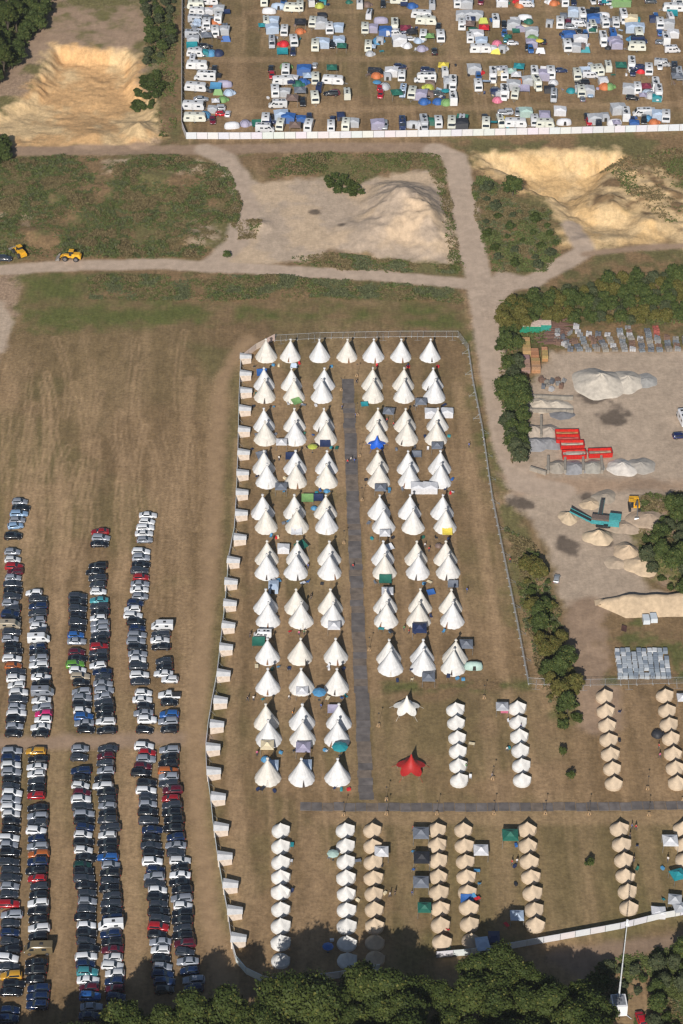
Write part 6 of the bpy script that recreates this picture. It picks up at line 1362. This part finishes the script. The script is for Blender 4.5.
x, y = G(556.8, 577.5, .8); place('hatchback', (x, y, hz(x, y)), R(80), (.3, .32, .34), 'grey car between the hedge and the gravel yard', 'car', scale=.85)

# ================================================================ MAST
x, y = G(618, 1011, 0); root = link('mast_trailer', None, None, (x, y, hz(x, y)), R(4)); reg(root, 'white cabin with a tall thin telescopic mast beside the bushes', 'mast')
mb = MB(); mb.box((0, 0, .35), (3.1, 3.4, 2.8), 0, 0, .98, .98); cab = link('cabin', mb.mesh('mast_cabin', M['shell']), root, color=(.78, .79, .80))
mb = MB(); mb.box((0, .1, 3.15), (2.5, 2.7, .06)); link('roof', mb.mesh('mast_cabin_roof', M['obj']), cab, color=(.20, .21, .23))
mb = MB(); mb.box((-.75, -1.7, .6), (.7, .06, 1.7)); link('door', mb.mesh('mast_cabin_door', M['obj']), cab, color=(.25, .28, .33))
mb = MB()
for s_ in (-1, 1):
    for t in (-1, 1): mb.tube((s_ * 1.35, t * 1.5, .5), (s_ * 2.4, t * 2.3, .05), .07, n=6)
link('outrigger', mb.mesh('outriggers', M['steel']), root)
mb = MB(); mb.tube((0, .6, 2.8), (0, .6, 8.0), .20, .19, 8); mb.tube((0, .6, 8.0), (0, .6, 13.5), .15, .14, 8); mb.tube((0, .6, 13.5), (0, .6, 24.6), .11, .10, 8)
link('mast', mb.mesh('mast', M['obj']), root, color=(.55, .57, .58))
mb = MB(); mb.box((0, .6, 24.6), (.7, .7, .5), 0, 0, .9, .9); mb.tube((0, .6, 25.1), (0, .6, 25.9), .3, .26, 10); link('camera_head', mb.mesh('camera_head', M['shell'], 40), root, color=(.8, .8, .8))
mb = MB()
for s_ in (-1, 1):
    for t in (-1, 1): mb.tube((s_ * .35, .6 + t * .35, 2.9), (s_ * .35, .6 + t * .35, 4.1), .04, n=5)
mb.box((0, .6, 4.0), (.9, .9, .08)); link('mast_cage', mb.mesh('mast_cage', M['steel']), root)

# ================================================================ HAZE
hb = MB(); hb.box((0, -100, -8.5), (1100, 1000, CAM_H + 8.5 + 12))
hm = bpy.data.materials.new('haze'); hm.use_nodes = True
_t = hm.node_tree; _t.nodes.remove(_t.nodes['Principled BSDF']); _v = _t.nodes.new('ShaderNodeVolumePrincipled')
_v.inputs['Density'].default_value = 0.00005; _v.inputs['Color'].default_value = (.86, .90, .96, 1); _v.inputs['Anisotropy'].default_value = 0.2
_t.links.new(_v.outputs[0], _t.nodes['Material Output'].inputs['Volume'])
reg(link('haze', hb.mesh('haze', hm)), kind='stuff')

# ================================================================ TREES AND SCRUB
rv = random.Random(77); MX = G(618, 1011, 0)
def scatter(poly, gap, zc, seed, maxn=999):
    """poisson-like picks inside a picture polygon, measured on the ground"""
    r_ = random.Random(seed); g = GP(poly, zc); xs = [p[0] for p in g]; ys = [p[1] for p in g]; out = []
    for _ in range(6000):
        x, y = r_.uniform(min(xs), max(xs)), r_.uniform(min(ys), max(ys))
        if sdf(g, np.array([x]), np.array([y]))[0] < 0: continue
        if all((x - a) ** 2 + (y - b) ** 2 > gap * gap for a, b in out): out.append((x, y))
        if len(out) >= maxn: break
    return out
def grove(poly, gap, zc, kinds, label, cat, group, seed, s0=.85, s1=1.15, name='tree'):
    pts = sorted(scatter(poly, gap, zc, seed), key=lambda p: -p[1]); bw = gap * 1.5; y0 = pts[0][1]; rows = {}
    for x, y in pts: rows.setdefault(int((y0 - y) / bw), []).append((x, y))
    lab_ = {}
    for r_, l in rows.items():
        for i, p in enumerate(sorted(l)): lab_[p] = '%s, %s from left, %s row from the back' % (label, ordn(i + 1), ordn(r_ + 1))
    for x, y in pts:
        if (x - MX[0]) ** 2 + (y - MX[1]) ** 2 < 30 or (abs(x - MX[0]) < 5 and -22 < y - MX[1] < 0): continue
        k = rv.choice(kinds); s_ = rv.uniform(s0, s1)
        place(k, (x, y, hz(x, y) - .1), rv.uniform(0, 6.28), None, lab_[(x, y)], cat, group, scale=(s_, s_, s_ * rv.uniform(.9, 1.1)), name=name)
# the wood along the bottom; zc is the height of the crowns' tops
grove([(-60, 1046), (0, 1040), (60, 1026), (130, 1006), (190, 999), (250, 999), (310, 990), (340, 978), (400, 968), (440, 957), (480, 952), (518, 953), (560, 961), (588, 980), (600, 1012), (612, 1140), (-80, 1140)], 4.9, 14.5,
      ['oak0', 'oak1', 'oak2', 'oak0', 'oak1'], 'tree of the bottom wood', 'tree', 'trees of the wood along the bottom edge', 3, .72, 1.12, 'broadleaf_tree')
grove([(655, 955), (680, 945), (720, 940), (720, 965), (690, 985), (668, 975)], 3.2, 4, ['dark0', 'grey0', 'bush0'], 'bushy tree right of the mast', 'tree', 'bushy trees right of the mast', 4, .6, .85, 'bushy_tree')
grove([(608, 958), (640, 962), (668, 978), (660, 1005), (640, 1010), (628, 985), (606, 975)], 2.8, 3, ['grey0', 'dark0', 'bush0', 'bush2'], 'shrub beside the mast', 'tree', 'shrubs beside the mast', 5, .55, .85, 'shrub')
grove([(645, 1005), (683, 1015), (720, 1010), (720, 1060), (600, 1060), (625, 1030)], 3.2, 3, ['dark0', 'grey0', 'bush1'], 'shrub in the bottom right corner', 'tree', 'shrubs in the bottom right corner', 6, .6, .9, 'shrub')
# hedge north of the yard
grove([(500, 320), (508, 302), (530, 289), (560, 284), (590, 276), (720, 268), (720, 310), (640, 314), (575, 314), (540, 312), (520, 318)], 2.6, 4.0, ['dark0', 'dark1', 'dark0', 'gold0', 'grey0', 'gold0'], 'tree of the belt above yard', 'tree', 'trees of the belt above the yard', 7, .42, .78, 'hedge_tree')
grove([(500, 300), (516, 296), (530, 306), (524, 318), (502, 320)], 3.4, 5, ['gold0'], 'yellow green tree by the road', 'tree', 'yellow green trees at the belt end', 8, .7, .9, 'hedge_tree')
grove([(502, 326), (514, 322), (518, 345), (520, 380), (524, 420), (526, 455), (516, 458), (508, 430), (504, 380)], 2.4, 2.5, ['dark0', 'bush0', 'bush1', 'dark1', 'grey0'], 'bush between road and yard', 'bush', 'bushes between the road and the yard', 9, .5, .98, 'hedge_bush')
grove([(524, 560), (536, 552), (548, 575), (556, 620), (572, 668), (578, 716), (562, 722), (550, 690), (538, 640), (530, 600)], 2.3, 2, ['dark0', 'bush0', 'bush1', 'gold0', 'bush3'], 'bush beside the dirt track', 'bush', 'bushes of the hedge beside the dirt track', 10, .45, .95, 'hedge_bush')
grove([(644, 535), (660, 520), (672, 500), (720, 490), (720, 600), (690, 590), (655, 572), (642, 550)], 3.4, 3, ['dark0', 'dark1', 'bush0', 'bush1', 'grey0'], 'bush among the earth heaps', 'bush', 'bushes at the right edge of the yard', 11, .6, .85, 'bush')
# top left wood and others
grove([(-40, -20), (55, -30), (38, 18), (14, 50), (0, 70), (-40, 90)], 4.2, 6, ['dark0', 'dark1', 'oak0', 'dark1'], 'tree in the top left wood', 'tree', 'trees of the top left wood', 12, .75, 1.0, 'broadleaf_tree')
grove([(140, -10), (174, -10), (172, 40), (160, 55), (145, 60), (150, 30)], 2.8, 2.5, ['dark0', 'bush0', 'bush2', 'grey0'], 'bush left of the far camp', 'bush', 'bushes between sand pit and far camp', 13, .5, .75, 'bush')
grove([(138, 78), (156, 70), (166, 84), (150, 102), (130, 100)], 2.4, 1.5, ['bush0', 'bush1'], 'low bush on the pit rim', 'bush', 'low bushes on the left pit rim', 14, .7, 1.0, 'bush')
grove([(-10, 140), (8, 140), (12, 158), (-10, 160)], 3, 2, ['dark0'], 'dark bush at the left edge', 'bush', 'dark bushes at the left edge', 15, .6, .8, 'bush')
grove([(325, 176), (338, 172), (356, 182), (364, 192), (345, 192), (330, 186)], 2.6, 1.5, ['bush0', 'bush1', 'bush0'], 'bush beside the great mound', 'bush', 'bushes at the foot of the gravel mound', 16, .8, 1.15, 'bush')
grove([(484, 182), (500, 200), (530, 215), (552, 225), (560, 250), (545, 264), (500, 264), (486, 240)], 4.6, 1.5, ['bush0', 'bush2', 'bush1', 'bush2'], 'scrub bush above the road fork', 'bush', 'scrub bushes beside the right sand pit', 17, .5, 1.3, 'bush')
x, y = G(512.5, 196, 0); place('dark1', (x, y, hz(x, y)), 1, None, 'round dark tree standing alone above the road fork', 'tree', scale=(.95, .95, .85), name='round_tree')
for i, (px, py, lab) in enumerate(((562.5, 757, 'upper sapling in the dry grass right of the white columns'), (570.5, 781, 'lower sapling in the dry grass right of the white columns'), (590, 868, 'lone sapling between two tan columns'))):
    x, y = G(px, py, 0); place('sapling0', (x, y, hz(x, y)), i, None, lab, 'sapling', 'young saplings in the camp', scale=1.25, name='sapling')
x, y = G(227, 257, 0); place('bush0', (x, y, hz(x, y)), 0, None, 'small bush in the fork of the two gravel tracks', 'bush', scale=.8, name='bush')
# masses of weeds and scrub nobody could count
def scrub(name, poly, n, size, hmax, tones, seed, label=None):
    rs = np.random.RandomState(seed); g = GP(poly); xs = np.array([p[0] for p in g]); ys = np.array([p[1] for p in g])
    x = rs.uniform(xs.min(), xs.max(), n * 2); y = rs.uniform(ys.min(), ys.max(), n * 2)
    d = sdf(g, x, y) + 3 * (fbm(x, y, 4, seed) - .5); dens = fbm(x, y, 7, seed + 1); keep = (d > 0) & ~((abs(x - MX[0]) < 3.2) & (y - MX[1] < 3) & (y - MX[1] > -7)) & (dens + .2 * rs.rand(len(x)) > .51)
    x, y, dens = x[keep][:n], y[keep][:n], dens[keep][:n]
    n1 = len(x); hh = hmax * np.clip((dens - .42) * 4, .15, 1) * (0.4 + .6 * fbm(x, y, 3, seed + 5)); z = height(x, y)
    k = 3; X = np.repeat(x, k) + rs.normal(0, .22, n1 * k); Y = np.repeat(y, k) + rs.normal(0, .22, n1 * k); Z = np.repeat(z, k) + np.repeat(hh, k) * rs.rand(n1 * k) ** .6
    p = np.stack([X, Y, Z], 1); m = len(p)
    nr = rs.normal(size=(m, 3)) * .7 + np.array([0, -.3, .8]); nr /= np.linalg.norm(nr, axis=1)[:, None]
    a = np.cross(nr, rs.normal(size=(m, 3))); a /= np.linalg.norm(a, axis=1)[:, None]; b = np.cross(nr, a); s_ = size * rs.uniform(.5, 1.3, m)[:, None]
    q = np.stack([p - a * s_ - b * s_ * .6, p + a * s_ * .8 - b * s_ * .7, p + a * s_ + b * s_ * .6, p - a * s_ * .7 + b * s_ * .8], 1)
    tsel = np.repeat(fbm(x, y, 5, seed + 9), k); T0 = [np.array(TONES[t][0]) * .5 + np.array(TONES[t][1]) * .5 for t in tones]
    idx = np.clip(((tsel - .36) / .28 * len(tones)).astype(int), 0, len(tones) - 1)
    col = (np.array(T0)[idx] * .8 + np.array([.085, .078, .036]) * .35) * 1.25 * rs.uniform(.78, 1.25, m)[:, None]
    o = link(name, cloud_mesh(name, q.reshape(-1, 3), np.repeat(col, 4, 0), M['leaf'])); reg(o, label, 'scrub', kind='stuff')
scrub('scrub', [(-20, 160), (80, 156), (170, 156), (228, 168), (242, 205), (234, 232), (202, 258), (100, 258), (-20, 256)], 40000, .18, 1.3, ('dry', 'oak', 'grey', 'dark', 'oak', 'dry'), 501, 'dense weeds and scrub on the rough ground left of the tracks')
scrub('scrub', [(85, 277), (200, 273), (330, 279), (452, 288), (466, 298), (460, 302), (330, 297), (200, 301), (88, 299)], 18000, .17, .9, ('dry', 'oak', 'dry', 'dark', 'grey'), 502, 'strip of tall weeds between the track and the mown field')
scrub('scrub', [(262, 160), (300, 154), (440, 154), (448, 184), (458, 236), (464, 268), (448, 262), (440, 190), (425, 168), (392, 170), (352, 184), (330, 174), (270, 178)], 12000, .18, 1.0, ('dry', 'oak', 'dark', 'dry', 'oak'), 503, 'weeds above and right of the great gravel mound')
scrub('scrub', [(290, 258), (330, 252), (400, 262), (460, 266), (460, 274), (380, 272), (300, 266)], 3500, .22, .7, ('dry', 'oak', 'grey'), 504, 'weeds along the foot of the great gravel mound')
scrub('scrub', [(478, 176), (520, 194), (548, 212), (562, 248), (545, 272), (492, 272), (480, 236), (472, 190)], 10000, .19, 1.1, ('dark', 'oak', 'grey', 'dry'), 505, 'weeds on the slope above the road fork')
scrub('scrub', [(505, 528), (530, 540), (556, 600), (580, 700), (556, 716), (534, 660), (516, 570)], 4500, .22, .7, ('dry', 'dry', 'oak', 'grey'), 506, 'dry tall grass beside the wire fence')
scrub('scrub', [(640, 500), (683, 492), (720, 500), (720, 590), (660, 580), (640, 545)], 4500, .25, 1.1, ('dry', 'oak', 'dark'), 507, 'weeds among the earth heaps at the right edge')
scrub('scrub', [(600, 160), (650, 150), (720, 146), (720, 250), (668, 228), (628, 196)], 3500, .24, .8, ('dry', 'dry', 'oak'), 508, 'weeds on the rim of the right sand pit')
scrub('scrub', [(600, 960), (720, 940), (720, 1060), (560, 1060), (575, 985)], 9000, .25, .9, ('dark', 'oak', 'grey', 'dry', 'oak'), 509, 'undergrowth around the mast cabin')
scrub('scrub', [(232, 222), (262, 220), (254, 238), (240, 240)], 500, .2, .6, ('oak', 'dry'), 510, 'patch of weeds on the gravel left of the mound')
scrub('scrub', [(500, 300), (560, 290), (720, 300), (720, 322), (620, 326), (560, 322), (545, 345), (520, 350), (528, 400), (528, 455), (508, 465), (500, 380)], 7000, .25, 1.2, ('dark', 'oak', 'dark', 'dry'), 511, 'undergrowth along the belt and hedge of the yard')
scrub('scrub', [(-40, 10), (60, -20), (40, 30), (10, 70), (-40, 100)], 3000, .25, .8, ('dark', 'oak'), 512, 'undergrowth beneath the top left wood')
scrub('scrub', [(150, 10), (176, 10), (176, 130), (160, 140), (158, 90), (146, 60)], 2500, .24, .8, ('oak', 'dark', 'dry'), 513, 'weeds between the left sand pit and the far camp')
